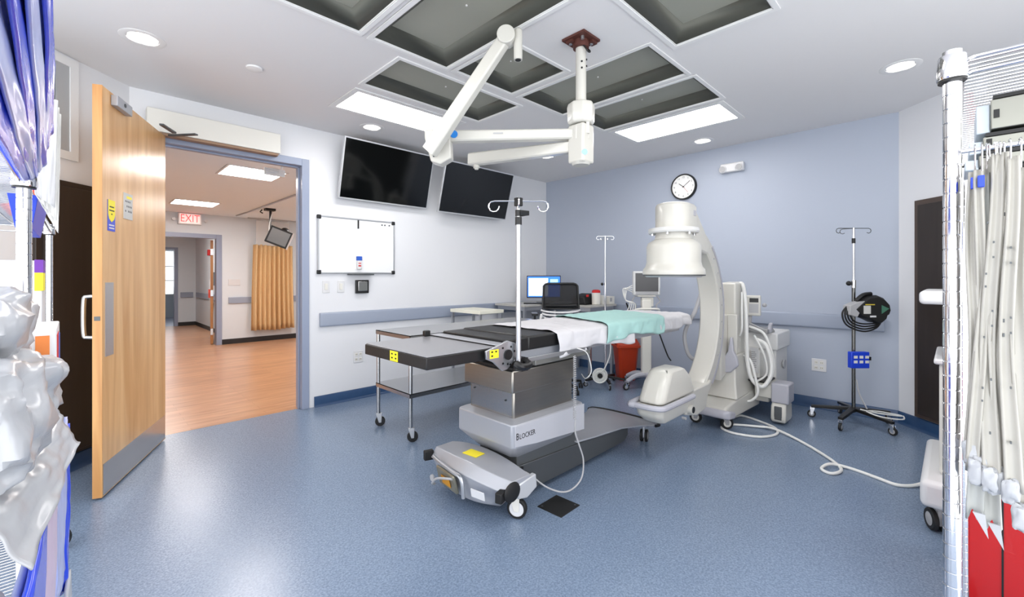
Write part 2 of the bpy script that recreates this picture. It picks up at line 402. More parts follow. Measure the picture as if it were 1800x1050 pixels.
# ------------------------------------------------------------------ ceiling fixtures
laminar_face = mat('perforated_grey_green', (156,157,146), .5, .2, var=.06, scale=3)
laminar_side = mat('shaded_grey_green', (92,93,85), .5, .3)  # side shading of the recessed pan put into a darker colour
def filt(i, r):
    x0,x1,y0,y1 = r
    lab = ['grey air diffuser panel at the top edge, left of the biggest one', 'large grey air diffuser panel above the tall arm joint', 'grey air diffuser panel beside the left lit ceiling panel', 'small square grey air diffuser panel behind the arm joint', 'grey air diffuser panel just behind the ceiling post of the arm', 'grey air diffuser panel beside the right lit ceiling panel', 'grey air diffuser panel at the top edge right of the ceiling post'][i]
    t = thing('air_diffuser', lab, 'air diffuser', ((x0+x1)/2,(y0+y1)/2,H), group='grey air diffusers in the ceiling')
    f = .028
    g = G(); g.bx(x0-f,x1+f,y0-f,y0,H-.009,H); g.bx(x0-f,x1+f,y1,y1+f,H-.009,H); g.bx(x0-f,x0,y0,y1,H-.009,H); g.bx(x1,x1+f,y0,y1,H-.009,H)
    g.bx(x0,x1,y0,y0+.006,H-.004,H+.02); g.bx(x0,x1,y1-.006,y1,H-.004,H+.02); g.bx(x0,x0+.006,y0,y1,H-.004,H+.02); g.bx(x1-.006,x1,y0,y1,H-.004,H+.02)
    ob('frame', g, white_trim, t, bevel=.002)
    a = [(x0+.006,y0+.006),(x1-.006,y0+.006),(x1-.006,y1-.006),(x0+.006,y1-.006)]; ins = .085
    b = [(x0+ins,y0+ins),(x1-ins,y0+ins),(x1-ins,y1-ins),(x0+ins,y1-ins)]
    g = G(); va = [g.bm.verts.new((p[0],p[1],H+.004)) for p in a]; vb = [g.bm.verts.new((p[0],p[1],H+.075)) for p in b]
    for k in range(4): g.face([va[k],va[(k+1)%4],vb[(k+1)%4],vb[k]])
    ob('pan_side', g, laminar_side, t, solid=.004)
    ob('face', G().bx(x0+ins,x1-ins,y0+ins,y1-ins,H+.072,H+.08), laminar_face, t)
    ob('screw', G().cyl(((x0+x1)/2,(y0+y1)/2,H+.066),((x0+x1)/2,(y0+y1)/2,H+.073),.006,seg=8), white_trim, t)
for i, p in enumerate(panels): filt(i, p)
def troffer(r, lab, m, z=H, f=.05, group=None):
    x0,x1,y0,y1 = r
    t = thing('ceiling_light', lab, 'ceiling light', ((x0+x1)/2,(y0+y1)/2,z), group=group)
    g = G(); g.bx(x0-f,x1+f,y0-f,y0,z-.008,z); g.bx(x0-f,x1+f,y1,y1+f,z-.008,z); g.bx(x0-f,x0,y0,y1,z-.008,z); g.bx(x1,x1+f,y0,y1,z-.008,z)
    ob('frame', g, white_trim, t, bevel=.002)
    ob('diffuser', G().bx(x0,x1,y0,y1,z-.003,z+.004), m, t, label='lit white diffuser')
    return t
troffer(lights[0], 'lit white ceiling panel over the wall screens', lamp_room)
troffer(lights[1], 'lit white ceiling panel nearest the blue wall', lamp_room)
troffer(lights[2], 'lit white ceiling panel just above the top of the view', lamp_room)
troffer(lights[3], 'lit white ceiling panel over the left of the room, out of view', lamp_room)
labs = ['recessed downlight in the ceiling above the open door', 'recessed downlight over the left wall screen', 'recessed downlight nearest the far corner', 'recessed downlight in front of the clock wall', 'recessed downlight at the right above the brown cabinet']
d0 = thing('downlight', labs[0], 'downlight', (0,0,H), group='recessed round downlights')
g = G(); g.lathe([(.112,-.004),(.118,-.002),(.118,0),(.1,0),(.082,.0),(.082,-.003),(.112,-.004)], (0,0,0), caps=False); ob('trim_ring', g, white_trim, d0, local=True)
refl = mat('downlight_reflector', (240,238,236), .35, 0.)
g = G(); g.rings([[Vector((r*math.cos(2*math.pi*i/28), r*math.sin(2*math.pi*i/28), z)) for i in range(28)] for r, z in ((.084,-.003),(.078,.05),(.06,.10),(.02,.12))], caps=False); ob('reflector', g, refl, d0, local=True, solid=.002)
g = G()
g.cyl((-.022,0,.03),(-.022,0,.10),.012,seg=10); g.cyl((.022,0,.03),(.022,0,.10),.012,seg=10); ob('lamp', g, lamp_down, d0, local=True)
d0.location = (spots[0][0], spots[0][1], H)
for (x, y), lb in zip(spots[1:], labs[1:]): dup(d0, (x, y, H), label=lb)
g = G(); g.lathe([(.055,-.002),(.052,-.012),(.03,-.018),(.0,-.019)], (.899,3.522,H)); ob('smoke_sensor', g, white_trim, label='small white round ceiling sensor left of the lit panel', cat='sensor')

# ------------------------------------------------------------------ boom arm
PX, PY = 2.25, 1.652
bm_ = thing('ceiling_boom', 'cream articulated equipment boom hanging from the ceiling over the table', 'equipment boom', (PX, PY, H))
g = G(); g.box((PX,PY,H-.008),(.17,.17,.014)); g.box((PX+.05,PY-.05,H-.02),(.05,.04,.02)); g.box((PX-.05,PY+.04,H-.02),(.04,.05,.02)); g.cyl((PX,PY,H-.06),(PX,PY,H-.01),.05)
fl = ob('ceiling_flange', g, brown_metal, bm_, label='rust brown ceiling flange')
g = G()
for a in range(4): g.cyl((PX+.065*math.cos(a*1.57+.78), PY+.065*math.sin(a*1.57+.78), H-.035),(PX+.065*math.cos(a*1.57+.78), PY+.065*math.sin(a*1.57+.78), H-.012),.011,seg=6)
ob('bolt', g, alu, fl)
g = G(); g.cyl((PX,PY,2.40),(PX,PY,H-.05),.033,seg=28)
ob('ceiling_post', g, cream, bm_)
g = G(); g.tube([(PX-.03,PY-.02,H-.03),(PX-.01,PY-.06,H-.10),(PX+.035,PY-.045,H-.08),(PX+.05,PY,H-.03)], .005, 6, smooth=5); ob('ground_wire', g, black_plastic, bm_)
g = G()
for dz in (2.62,2.66): g.cyl((PX-.02,PY-.02,dz),(PX-.026,PY-.026,dz),.006,seg=8); g.cyl((PX+.013,PY-.03,dz+.02),(PX+.015,PY-.036,dz+.02),.006,seg=8)
ob('post_screw', g, black_plastic, bm_)
g = G(); g.lathe([(.075,2.275),(.086,2.29),(.089,2.38),(.082,2.405),(.05,2.415)], (PX,PY,0), seg=8); ob('hub_collar', g, cream, bm_, bevel=.006)
g = G(); g.box((PX,PY,2.15),(.12,.12,.24)); ob('hub_housing', g, cream, bm_, bevel=.014, seg=3)
g = G(); g.lathe([(.05,2.02),(.062,2.035)], (PX,PY,0)); g.box((PX-.01,PY-.058,2.24),(.03,.02,.07),Euler((0,0,.7))); ob('hub_cap', g, cream, bm_)
g = G(); g.cyl((PX-.042,PY-.055,2.085),(PX-.048,PY-.063,2.085),.018); ob('hub_badge', g, mat('pale_blue',(150,190,240),.4), bm_, label='pale blue badge')
def beam(g, p, q, w_, h_, w2=None, h2=None, up=(0,0,1), ch=.25):
    p, q = Vector(p), Vector(q); t = (q-p).normalized(); s = t.cross(Vector(up)).normalized(); u = s.cross(t)
    w2 = w2 or w_; h2 = h2 or h_
    def ring(c, a, b):
        k = ch*min(a,b)/2
        return [c + s*x + u*y for x, y in ((-a/2+k,-b/2),(a/2-k,-b/2),(a/2,-b/2+k),(a/2,b/2-k),(a/2-k,b/2),(-a/2+k,b/2),(-a/2,b/2-k),(-a/2,-b/2+k))]
    g.rings([ring(p,w_,h_), ring(q,w2,h2)]); return g
E1 = Vector((1.62,2.36,2.19))      # elbow of the first arm
g = G(); beam(g, (PX-.02,PY+.03,2.215), (1.66,2.31,2.215), .07, .062, .07, .07); g.cyl((PX,PY,2.175),(PX,PY,2.255),.062)
a1 = ob('upper_arm', g, cream, bm_)
dA = (Vector((1.66,2.31,0))-Vector((PX,PY,0))).normalized(); nA = Vector((dA.y,-dA.x,0)); nA = nA if nA.dot(Vector((-1,-1,0))) > 0 else -nA
pb = Vector((PX,PY,2.22))+dA*.80+nA*.036
g = G(); g.cyl(pb, pb+nA*.004, .024); ob('round_badge', g, mat('badge_blue',(40,130,215),.35), a1, label='blue round badge')
pm = Vector((PX,PY,2.222))+dA*.52+nA*.0352
g = G(); g.box((0,0,.0004),(.062,.009,.0008)); ob('worn_label', g.xf(frame_M(pm, -dA, (0,0,1))), cable_grey, a1)
g = G(); q = Vector((1.62,2.33,0))
pr = [(-.10,2.26),(.06,2.25),(.06,2.20),(.02,2.05),(-.04,2.03),(-.11,2.07)]
g.rings([[Vector((1.63,2.34,0))-dA*-1*u + nA*o_ + Vector((0,0,v)) for u, v in pr] for o_ in (-.045,.045)])
br_ = ob('elbow_bracket', g, cream, bm_, bevel=.008)
g = G(); pp = Vector((1.63,2.34,2.13))+nA*.046; g.box(pp,(.03,.006,.012),Matrix.Rotation(math.atan2(dA.y,dA.x),3,'Z')); g.cyl(pp+Vector((0,0,-.05)),pp+Vector((0,0,-.05))+nA*.004,.006,seg=8); ob('bracket_screws', g, dark_grey_metal, br_)
TIP = Vector((1.74,1.80,2.69)); LOW = Vector((1.60,2.33,2.09))+nA*.075
g = G(); beam(g, LOW, TIP, .062, .095, .055, .075); g.cyl(TIP-nA*.04, TIP+nA*.04, .052, seg=24)
ob('spring_arm', g, cream, bm_, bevel=.004)
g = G(); tc_ = TIP+Vector((.05,-.045,0)); g.cyl(tc_+Vector((0,0,-.13)), tc_+Vector((0,0,.03)), .025); g.sph(tc_+Vector((0,0,.03)),.025); ob('end_socket', g, cream, bm_)
g = G(); g.cyl(tc_+Vector((0,0,-.132)), tc_+Vector((0,0,-.125)), .017); ob('socket_opening', g, black_plastic, bm_)
EN = Vector((2.02,2.46,2.165))
g = G(); beam(g, (PX-.02,PY+.05,2.14), EN, .06, .07, .075, .085); g.cyl((PX,PY,2.11),(PX,PY,2.17),.06)
ob('lower_arm', g, cream, bm_)
g = G(); dE=(EN-Vector((PX,PY,2.16))).normalized(); g.cyl(EN-dE*.05+Vector((0,0,-.065)), EN-dE*.05+Vector((0,0,-.03)), .022); g.cyl(EN-dE*.05+Vector((0,0,-.075)), EN-dE*.05+Vector((0,0,-.065)), .014); ob('arm_end_joint', g, cream, bm_)

# ------------------------------------------------------------------ wall screens
def tv(x0, x1, yb, zb, yt, zt, lab):
    t = thing('wall_screen', lab, 'television', ((x0+x1)/2, YA, zb), group=None)
    c = Vector(((x0+x1)/2,(yb+yt)/2,(zb+zt)/2)); hgt = math.hypot(zt-zb, yt-yb); a = math.atan2(yb-yt, zt-zb)
    Mr = Matrix.Rotation(a, 3, 'X'); wd = x1-x0
    n = Mr @ Vector((0,-1,0))
    ob('case', G().box(c - n*.018, (wd,.036,hgt), Mr), tv_bezel, t, bevel=.004)
    ob('back_cover', G().box(c - n*.05, (wd*.7,.04,hgt*.6), Mr), black_plastic, t, bevel=.01)
    ob('panel', G().box(c + n*.0008, (wd-.028,.003,hgt-.032), Mr), screen, t, label='dark switched-off display')
    g = G(); g.bx(c.x-.2,c.x+.2,YA-.02,YA,c.z-.15,c.z+.15); p1 = c - n*.07
    for dx in (-.12,.12): g.box(((p1.x+dx),(p1.y+YA)/2,c.z),(.03,YA-p1.y,.05))
    ob('wall_mount', g, dark_grey_metal, t)
tv(1.915, 2.995, 4.48, 2.135, 4.318, 2.745, 'larger dark wall screen nearest the doorway, tilted forward')
tv(3.10, 4.235, 4.40, 2.106, 4.225, 2.712, 'second dark wall screen nearest the room corner, tilted forward')

# ------------------------------------------------------------------ whiteboard and wall plates
wb = thing('whiteboard', 'white dry-erase board with black corners on the door wall', 'whiteboard', (2.163, YA, 1.35))
wx0,wx1,wz0,wz1 = 1.729,2.597,1.352,1.948
ob('board', G().bx(wx0+.01,wx1-.01,YA-.016,YA-.002,wz0+.01,wz1-.01), whiteboard_m, wb)
g = G(); f = .016
for r in ((wx0,wx1,wz0,wz0+f),(wx0,wx1,wz1-f,wz1),(wx0,wx0+f,wz0,wz1),(wx1-f,wx1,wz0,wz1)): g.bx(r[0],r[1],YA-.022,YA-.002,r[2],r[3])
ob('frame', g, alu, wb, bevel=.003)
for x in (wx0+.016, wx1-.016):
    for z in (wz0+.016, wz1-.016): ob('corner_cap', G().box((x,YA-.013,z),(.042,.028,.042)), black_plastic, wb, bevel=.008)
ob('pen_tray', G().bx(2.04,2.32,YA-.07,YA-.01,wz0-.014,wz0+.0), dark_grey_metal, wb, bevel=.003)
mk = thing('marker_pack', 'blue and white marker pack stuck on the whiteboard', 'marker', (2.165,YA-.02,1.41))
ob('body', G().bx(2.14,2.19,YA-.045,YA-.0165,1.40,1.50), white_plastic, mk, bevel=.006)
ob('cap', G().bx(2.137,2.193,YA-.047,YA-.0165,1.495,1.54), blue_ink, mk, bevel=.004)
g=G(); g.bx(2.15,2.18,YA-.0462,YA-.045,1.43,1.445); g.bx(2.15,2.18,YA-.0462,YA-.045,1.46,1.47); ob('label', g, red_ink, mk)
ob('marker_pen', G().cyl((2.158,YA-.026,1.84),(2.158,YA-.026,1.93),.008,seg=10), black_plastic, label='black marker clipped near the top of the whiteboard', cat='marker')
g = G()
for x in (2.44,2.475,2.53): g.cyl((x,YA-.024,1.902),(x,YA-.016,1.902),.008,seg=10)
ob('magnet', g, dark_grey_metal, wb)
def plate(name, c, n, w_, h_, lab, kind='rocker', m=None):
    """wall plate; n is the wall normal, c the centre on the wall"""
    c, n = Vector(c), Vector(n); s = Vector((0,0,1)).cross(n); rot = Matrix((s, n, Vector((0,0,1)))).transposed()
    t = thing(name, lab, {'light_switch':'light switch','wall_outlet':'outlet'}[name], c)
    ob('plate', G().box(c+n*.003,(w_,.006,h_),rot), m or white_plastic, t, bevel=.003)
    k = max(1, round(w_/.065))
    if kind == 'rocker': ob('rocker', G().box(c+n*.008,(w_*.42,.006,h_*.52),rot), off_white, t, bevel=.002)
    else:
        for i in range(k):
            cc = c + s*((i-(k-1)/2)*.046)
            for dz in (-.026,.026):
                f_ = ob('socket', G().box(cc+n*.0065+Vector((0,0,dz)),(.030,.004,.032),rot), off_white, t, bevel=.003)
                g = G(); g.box(cc+n*.009+s*.006+Vector((0,0,dz)),(.003,.002,.010),rot); g.box(cc+n*.009-s*.006+Vector((0,0,dz)),(.003,.002,.010),rot); ob('slot', g, black_ink, f_)
    return t
plate('light_switch', (1.821,YA,1.216), (0,-1,0), .075,.125, 'white wall switch nearest the door frame, under the whiteboard')
plate('light_switch', (1.976,YA,1.216), (0,-1,0), .075,.125, 'white wall switch left of the dark dispenser box')
t = thing('push_button_box', 'square black and silver push plate below the whiteboard', 'switch', (2.203,YA,1.212))
ob('housing', G().box((2.203,YA-.018,1.212),(.145,.036,.145)), black_plastic, t, bevel=.006)
ob('push_face', G().box((2.203,YA-.038,1.217),(.105,.01,.105)), steel, t, bevel=.006)
plate('wall_outlet', (2.168,YA,.452), (0,-1,0), .11,.125, 'white outlet low on the door wall left of the cart', 'outlet')
plate('wall_outlet', (XB,.953,.432), (-1,0,0), .125,.125, 'white double outlet low on the blue wall beside the pole stand', 'outlet')

# clock
ck = thing('wall_clock', 'round black rimmed wall clock with white face on the blue wall', 'clock', (XB,2.328,2.42))
Mx = frame_M((XB-.002,2.328,2.42),(0,-1,0),(0,0,1)); Mx3 = Mx.to_3x3()
g = G(); g.lathe([(.158,0),(.158,.028),(.152,.040),(.143,.040),(.140,.022)], (0,0,0), seg=48); ob('rim', g.xf(Mx), black_plastic, ck)
g = G(); g.cyl((0,0,.02),(0,0,.026),.142,seg=48); ob('face', g.xf(Mx), mat('clock_face',(244,244,242),.4), ck)
for k in range(1,13):
    a = R(90-30*k); text('numeral', str(k), .032, dark_grey_metal, ck, Mx @ Matrix.Translation((.115*math.cos(a), .115*math.sin(a), .027)), .0003)
def hand(l, a, w_, z):
    g = G(); g.box((l/2-.015,0,z),(l,w_,.0015)); g.xf(Matrix.Rotation(R(a),4,'Z')); g.xf(Mx); return g
ob('hour_hand', hand(.085, 142, .007, .029), black_ink, ck); ob('minute_hand', hand(.12, 38, .005, .031), black_ink, ck); ob('second_hand', hand(.11, -52, .002, .033), red_ink, ck)
g = G(); g.cyl((0,0,.026),(0,0,.035),.007,seg=12); ob('hub', g.xf(Mx), black_ink, ck)
# emergency light
em = thing('emergency_light', 'white twin emergency light high on the blue wall', 'emergency light', (XB,1.765,2.53))
ob('housing', G().box((XB-.03,1.765,2.555),(.06,.25,.10)), white_plastic, em, bevel=.015, seg=3)
for y in (1.68,1.855):
    g = G(); g.lathe([(.036,-.01),(.042,.0),(.03,.03),(.0,.04)], (0,0,0), seg=20); g.xf(Matrix.Translation((XB-.068,y,2.54)) @ Matrix.Rotation(R(90),4,'Y')); h_ = ob('lamp_head', g, white_plastic, em)
    g = G(); g.cyl((XB-.086,y,2.54),(XB-.078,y,2.54),.032); ob('lens', g, cable_grey, h_)

# ------------------------------------------------------------------ cabinets in the cut corners
def diag(p0, d, n):     # local frame on a diagonal wall: x along d, y out of the wall
    return frame_M(p0, (d[0],d[1],0), (0,0,1)) # x along wall, y up, z out
s2 = math.sqrt(.5)
MRt = frame_M((XB,.351,0), (-s2,-s2,0), (0,0,1))    # z axis = x cross y
def onR(g): return g.xf(MRt)
nz_r = (MRt.to_3x3() @ Vector((0,0,1)))
sg = 1 if nz_r.dot(Vector((-1,1,0))) > 0 else -1
def wallbox(M, sgn, u0,u1,v0,v1,o0,o1):
    g = G(); g.box(((u0+u1)/2,(v0+v1)/2,sgn*(o0+o1)/2),(u1-u0,v1-v0,abs(o1-o0))); return g.xf(M)
cb = thing('wall_cabinet', 'dark brown built-in cabinet with two doors in the right corner', 'cabinet', tuple(MRt @ Vector((.8,.115,0))))
ob('casing', wallbox(MRt,sg,.186,1.60,.115,1.975,.0,.03), dark_wood_frame, cb, bevel=.003)
for a, b in ((.235,.80),(.81,1.56)):
    d_ = ob('cabinet_door', wallbox(MRt,sg,a,b,.15,1.93,.03,.05), dark_wood, cb, bevel=.002)
    hx_ = .66 if a < .5 else .90
    g = G(); g.tube([(hx_,1.16,sg*.05),(hx_,1.16,sg*.08),(hx_,1.175,sg*.085),(hx_,1.335,sg*.085),(hx_,1.35,sg*.08),(hx_,1.35,sg*.05)], .006, 8); ob('cabinet_handle', g.xf(MRt), steel, d_)
MLt = frame_M((.29,YA,0), (-s2,-s2,0), (0,0,1)); nl = MLt.to_3x3() @ Vector((0,0,1)); sl = 1 if nl.dot(Vector((1,-1,0))) > 0 else -1
cb = thing('wall_cabinet', 'near-black tall cabinet in the shade behind the open door', 'cabinet', tuple(MLt @ Vector((.5,.115,0))))
ob('casing', wallbox(MLt,sl,.30,.70,.115,1.96,.0,.03), dark_wood, cb, bevel=.003)
for a, b in ((.34,.66),): ob('cabinet_door', wallbox(MLt,sl,a,b,.14,1.92,.03,.05), dark_wood, cb, bevel=.002)
# interior window above it
wn = thing('window_1', 'white framed grey window high on the left corner wall', 'window', tuple(MLt @ Vector((1.0,2.1,0)))); wn['kind'] = 'structure'
g = G()
for r in ((.42,.95,2.11,2.165),(.42,.95,2.74,2.795),(.42,.475,2.165,2.74),(.90,.95,2.165,2.74)): g.box(((r[0]+r[1])/2,(r[2]+r[3])/2,sl*.011),(r[1]-r[0],r[3]-r[2],.02))
ob('window_frame', g.xf(MLt), white_trim, wn, bevel=.003)
ob('window_pane', wallbox(MLt,sl,.475,.90,2.165,2.74,.001,.006), mat('grey_glass',(120,124,128),.12,spec=.6), wn)
ob('window_blind', wallbox(MLt,sl,.475,.56,2.165,2.74,.006,.012), mat('pale_grey_trim',(168,170,172),.5), wn)

# floor box
fb = thing('floor_box', 'square black floor box cover near the table foot', 'floor box', (1.965,1.60,0), R(2))
ob('cover', G().bx(-.09,.09,-.085,.085,0,.004), mat('floor_box_black',(26,26,26),.55), fb, local=True, bevel=.001)
g = G(); g.cyl((.07,-.065,.004),(.07,-.065,.0055),.006,seg=8); g.cyl((-.07,.065,.004),(-.07,.065,.0055),.006,seg=8); ob('cover_screw', g, dark_grey_metal, fb, local=True)

# ------------------------------------------------------------------ rooms beyond the doorway
H2 = 2.5; Y2 = 10.0; Y3 = 14.6
struct('floor_corridor', G().bx(-3.2, 4.6, 4.62, 14.75, -.12, .001), orange_floor)
struct('floor_far', G().bx(-3.2, 4.6, 14.75, 18.2, -.12, 0), mat('pale_blue_vinyl', (176,182,204), .3))
g = G(); g.bx(-3.2, 4.6, YA+WT, 14.75, H2, H2+.05); struct('ceiling_corridor', g, hall_ceil)
struct('ceiling_far', G().bx(-3.2, 4.6, 14.75, 18.2, H2+.1, H2+.15), hall_ceil)
struct('wall_corridor_left', G().bx(-3.3, -3.2, YA+WT, 18.2, 0, 2.7), hall_wall)
struct('wall_corridor_right', G().bx(4.5, 4.6, YA+WT, 18.2, 0, 2.7), hall_wall)
struct('wall_corridor_front', G().bx(-3.3, .20, YA+.02, YA+WT, 0, 2.7), hall_wall)
g = G(); g.bx(-3.2, .55, Y2, Y2+.12, 0, H2+.02); g.bx(1.93, 4.5, Y2, Y2+.12, 0, H2+.02); g.bx(.55, 1.93, Y2, Y2+.12, 2.09, H2+.02)
struct('wall_corridor_back', g, hall_wall)
g = G(); g.bx(-3.2, .60, Y3, Y3+.12, 0, H2+.02); g.bx(1.86, 2.32, Y3, Y3+.12, 0, H2+.02); g.bx(.60, 1.86, Y3, Y3+.12, 2.05, H2+.02)
struct('wall_far', g, hall_wall)
struct('wall_passage', G().bx(2.30, 2.42, Y2+.12, Y3, 0, H2), hall_wall)
g = G(); g.bx(-3.2, .2, 17.9, 18.02, 0, 2.7); g.bx(2.9, 4.6, 17.9, 18.02, 0, 2.7); g.bx(.2, 2.9, 17.9, 18.02, 0, .75); g.bx(.2, 2.9, 17.9, 18.02, 2.15, 2.7)
struct('wall_window', g, hall_wall)
wn = thing('window_2', 'bright window with white blinds at the far end of the corridor', 'window', (1.5,17.9,.75)); wn['kind'] = 'structure'
g = G(); g.bx(.2,2.9,17.86,17.93,.70,.76)
for x in (.22,1.1,2.0,2.88): g.bx(x-.02,x+.02,17.9,17.95,.76,2.15)
for z in (1.2,1.65): g.bx(.2,2.9,17.9,17.95,z-.015,z+.015)
ob('window_frame', g, white_trim, wn)
ob('window_pane', G().bx(.2,2.9,17.96,17.965,.76,2.15), mat('clear_glass',(250,252,255),.02,trans=1.0), wn)
for a, b, z0, z1, nm in ((.55-.05,.60,0,2.14,0),(1.90,1.98,0,2.14,0)): pass
g = G(); g.bx(1.90,1.99,Y2-.02,Y2+.14,0,2.13); g.bx(.49,.58,Y2-.02,Y2+.14,0,2.13); g.bx(.58,1.90,Y2-.0199,Y2+.1399,2.05,2.13); struct('door_frame_corridor', g, frame_paint, bevel=.003)
g = G(); g.bx(1.83,1.91,Y3-.02,Y3+.14,0,2.10); g.bx(.52,.6,Y3-.02,Y3+.14,0,2.10); g.bx(.6,1.83,Y3-.0199,Y3+.1399,2.03,2.10); struct('door_frame_far', g, frame_paint, bevel=.003)
def flat_base(n, *r):
    g = G()
    for q in r: g.bx(*q)
    return struct(n, g, black_base, bevel=.002)
flat_base('baseboard_corridor', (1.99,4.5,Y2-.012,Y2,0,.10)); flat_base('baseboard_passage', (2.288,2.30,Y2+.14,Y3,0,.10)); flat_base('baseboard_far', (1.91,2.29,Y3-.012,Y3,0,.10))
ob('trim_3', G().bx(2.10,4.5,Y2-.03,Y2-.001,.795,.915), rail_paint, bevel=.006, kind='structure')
ob('trim_4', G().bx(1.96,2.24,Y3-.03,Y3-.001,.76,.90), rail_paint, bevel=.006, kind='structure')
ob('trim_5', G().bx(2.27,2.299,11.2,14.4,.76,.90), rail_paint, bevel=.006, kind='structure')
troffer((1.14,1.69,5.36,5.90), 'lit square ceiling panel in the next room, nearer the doorway', lamp_hall, z=H2, f=.025, group='lit ceiling panels of the corridor')
troffer((1.06,1.62,8.30,8.82), 'lit square ceiling panel in the next room, over the exit sign', lamp_hall, z=H2, f=.025, group='lit ceiling panels of the corridor')
troffer((-1.4,-.8,6.6,7.2), 'added fill light panel in the next room, hidden behind the open door', lamp_hall, z=H2, f=.025, group='lit ceiling panels of the corridor')  # unseen panel added as fill for the next room
troffer((3.2,3.8,7.6,8.2), 'added fill light panel in the next room, out of view to the right', lamp_hall, z=H2, f=.025, group='lit ceiling panels of the corridor')  # off-frame fill light, added to brighten the corridor from the right
troffer((1.0,1.6,11.6,12.2), 'added fill light panel, unseen above the passage beyond the second doorway', lamp_hall, z=H2, f=.025, group='lit ceiling panels of the corridor')  # added fill for the passage, hidden above the door head
# exit sign
ex = thing('exit_sign', 'white and red lit exit sign over the second doorway', 'exit sign', (1.48,Y2,2.28))
ob('housing', G().bx(1.30,1.66,Y2-.06,Y2-.002,2.285,2.495), white_plastic, ex, bevel=.006)
ob('sign_face', G().bx(1.325,1.635,Y2-.064,Y2-.06,2.305,2.475), exit_face, ex)
text('lettering', 'EXIT', .20, exit_glow, ex, frame_M((1.48,Y2-.066,2.39),(1,0,0),(0,0,1)), .001, sx=.72)
for x in (1.24,1.73):
    g = G(); g.cyl((x,Y2-.08,2.37),(x,Y2-.02,2.37),.028); g.bx(min(x,1.3 if x<1.4 else 1.66),max(x,1.3 if x<1.4 else 1.66),Y2-.05,Y2-.03,2.36,2.38); ob('lamp_head', g, white_plastic, ex)
ob('exit_sign', G().bx(.98,1.24,Y3-.06,Y3-.002,2.22,2.36), exit_glow, label='small red exit sign beyond the second doorway', cat='exit sign')
# corridor door leaf standing open
dl = thing('door', 'wooden door leaf seen nearly edge-on in the second doorway', 'door', (1.86,Y2+.17,0), R(80))
ob('leaf', G().bx(0,.9,-.022,.022,.01,2.03), orange_wood2, dl, bevel=.002, local=True)
for z in (.25,1.0,1.8): ob('hinge', G().bx(-.02,.01,-.02,.02,z-.06,z+.06), steel, dl, local=True)
# door closer bracket at the head of the big doorway
VG = Vector((.05,0,.045))
cl = thing('vent_grille', 'small white slatted wall grille in the next room, seen under the door head', 'vent', (1.42,YA+.5,2.3))
ob('backing', G().box(Vector((1.42,5.02,2.37))+VG,(.20,.02,.075)), white_trim, cl, bevel=.002)
for k in range(4): ob('slat', G().box(Vector((1.395,5.005,2.345+k*.017))+VG,(.13,.014,.006)), white_plastic, cl)
ob('hanger', G().box(Vector((1.49,5.02,2.45))+VG,(.015,.015,.10)), white_trim, cl)
# privacy curtain
def curtain():
    g = G(); n = 120
    def fn(u, v):
        x = 2.50+ (3.24-2.50)*u; spread = 1+.10*(1-v)
        xx = 2.87 + (x-2.87)*spread
        y = Y2-.13 + (.045*math.sin(u*2*math.pi*9+.6*math.sin(v*3)) + .012*math.sin(u*47))*(.7+.5*(1-v))
        return Vector((xx, y, .235+.01*math.sin(u*9) + (1.96-.235)*v))
    return g.grid(fn, n, 14)
cu = thing('privacy_curtain', 'tan pleated privacy curtain hanging against the far wall', 'curtain', (2.87,Y2-.13,.24))
ob('drape', curtain(), tan_cloth, cu, solid=.004, smooth=80)
ob('mesh_header', G().bx(2.55,3.18,Y2-.131,Y2-.129,1.955,2.46), mat('sheer_mesh',(236,232,228),.8,alpha=.35), cu, label='sheer mesh curtain header')
tk = thing('curtain_track', 'grey ceiling track curving over the privacy curtain', 'curtain track', (2.2,8,H2))
ob('rail', G().tube([(2.22,6.3,H2-.012),(2.20,9.0,H2-.012),(2.17,9.70,H2-.012)], .013, 8), alu, tk)
ob('end_rail', G().tube([(2.40,9.86,H2-.012),(3.4,9.86,H2-.012)], .013, 8), alu, tk)
# monitor on ceiling arm
ma = thing('arm_monitor', 'black monitor on a black ceiling arm in front of the tan curtain', 'monitor', (2.1,7.6,H2))
def P2(x, y, z): return (x, y, z)
g = G(); g.box((2.37,8.35,H2-.02),(.16,.12,.04)); g.tube([(2.25,8.35,H2-.03),(2.22,8.35,H2-.07),(2.26,8.35,H2-.09)],.012,8); ob('ceiling_plate', g, black_plastic, ma, bevel=.004)
g = G(); g.tube([(2.38,8.35,H2-.03),(2.37,8.34,2.2),(2.43,8.3,1.98),(2.46,8.28,1.90)], .02, 8); ob('arm', g, black_plastic, ma)
g = G(); g.tube([(2.41,8.33,H2-.05),(2.35,8.3,2.2),(2.36,8.25,1.95),(2.52,8.25,1.95),(2.64,8.22,2.12)], .009, 6, smooth=5); ob('cable', g, cable_white, ma)
g = G(); g.sph((2.58,8.24,2.10),.06,(1.3,.8,1.3)); ob('joint', g, black_plastic, ma)
Mm = Matrix.Rotation(R(-20),3,'Z') @ Matrix.Rotation(R(22),3,'Y')
g = G(); g.box((2.47,8.2,2.0),(.36,.05,.30),Mm); m_ = ob('case', g, black_plastic, ma, bevel=.008)
ob('screen', G().box(Vector((2.47,8.2,2.0))+Mm@Vector((0,-.027,0)),(.30,.004,.24),Mm), mat('grey_screen',(120,124,126),.2), m_)
ob('side_frame', G().box(Vector((2.47,8.2,2.0))+Mm@Vector((.185,0,0)),(.02,.06,.31),Mm), white_plastic, m_)
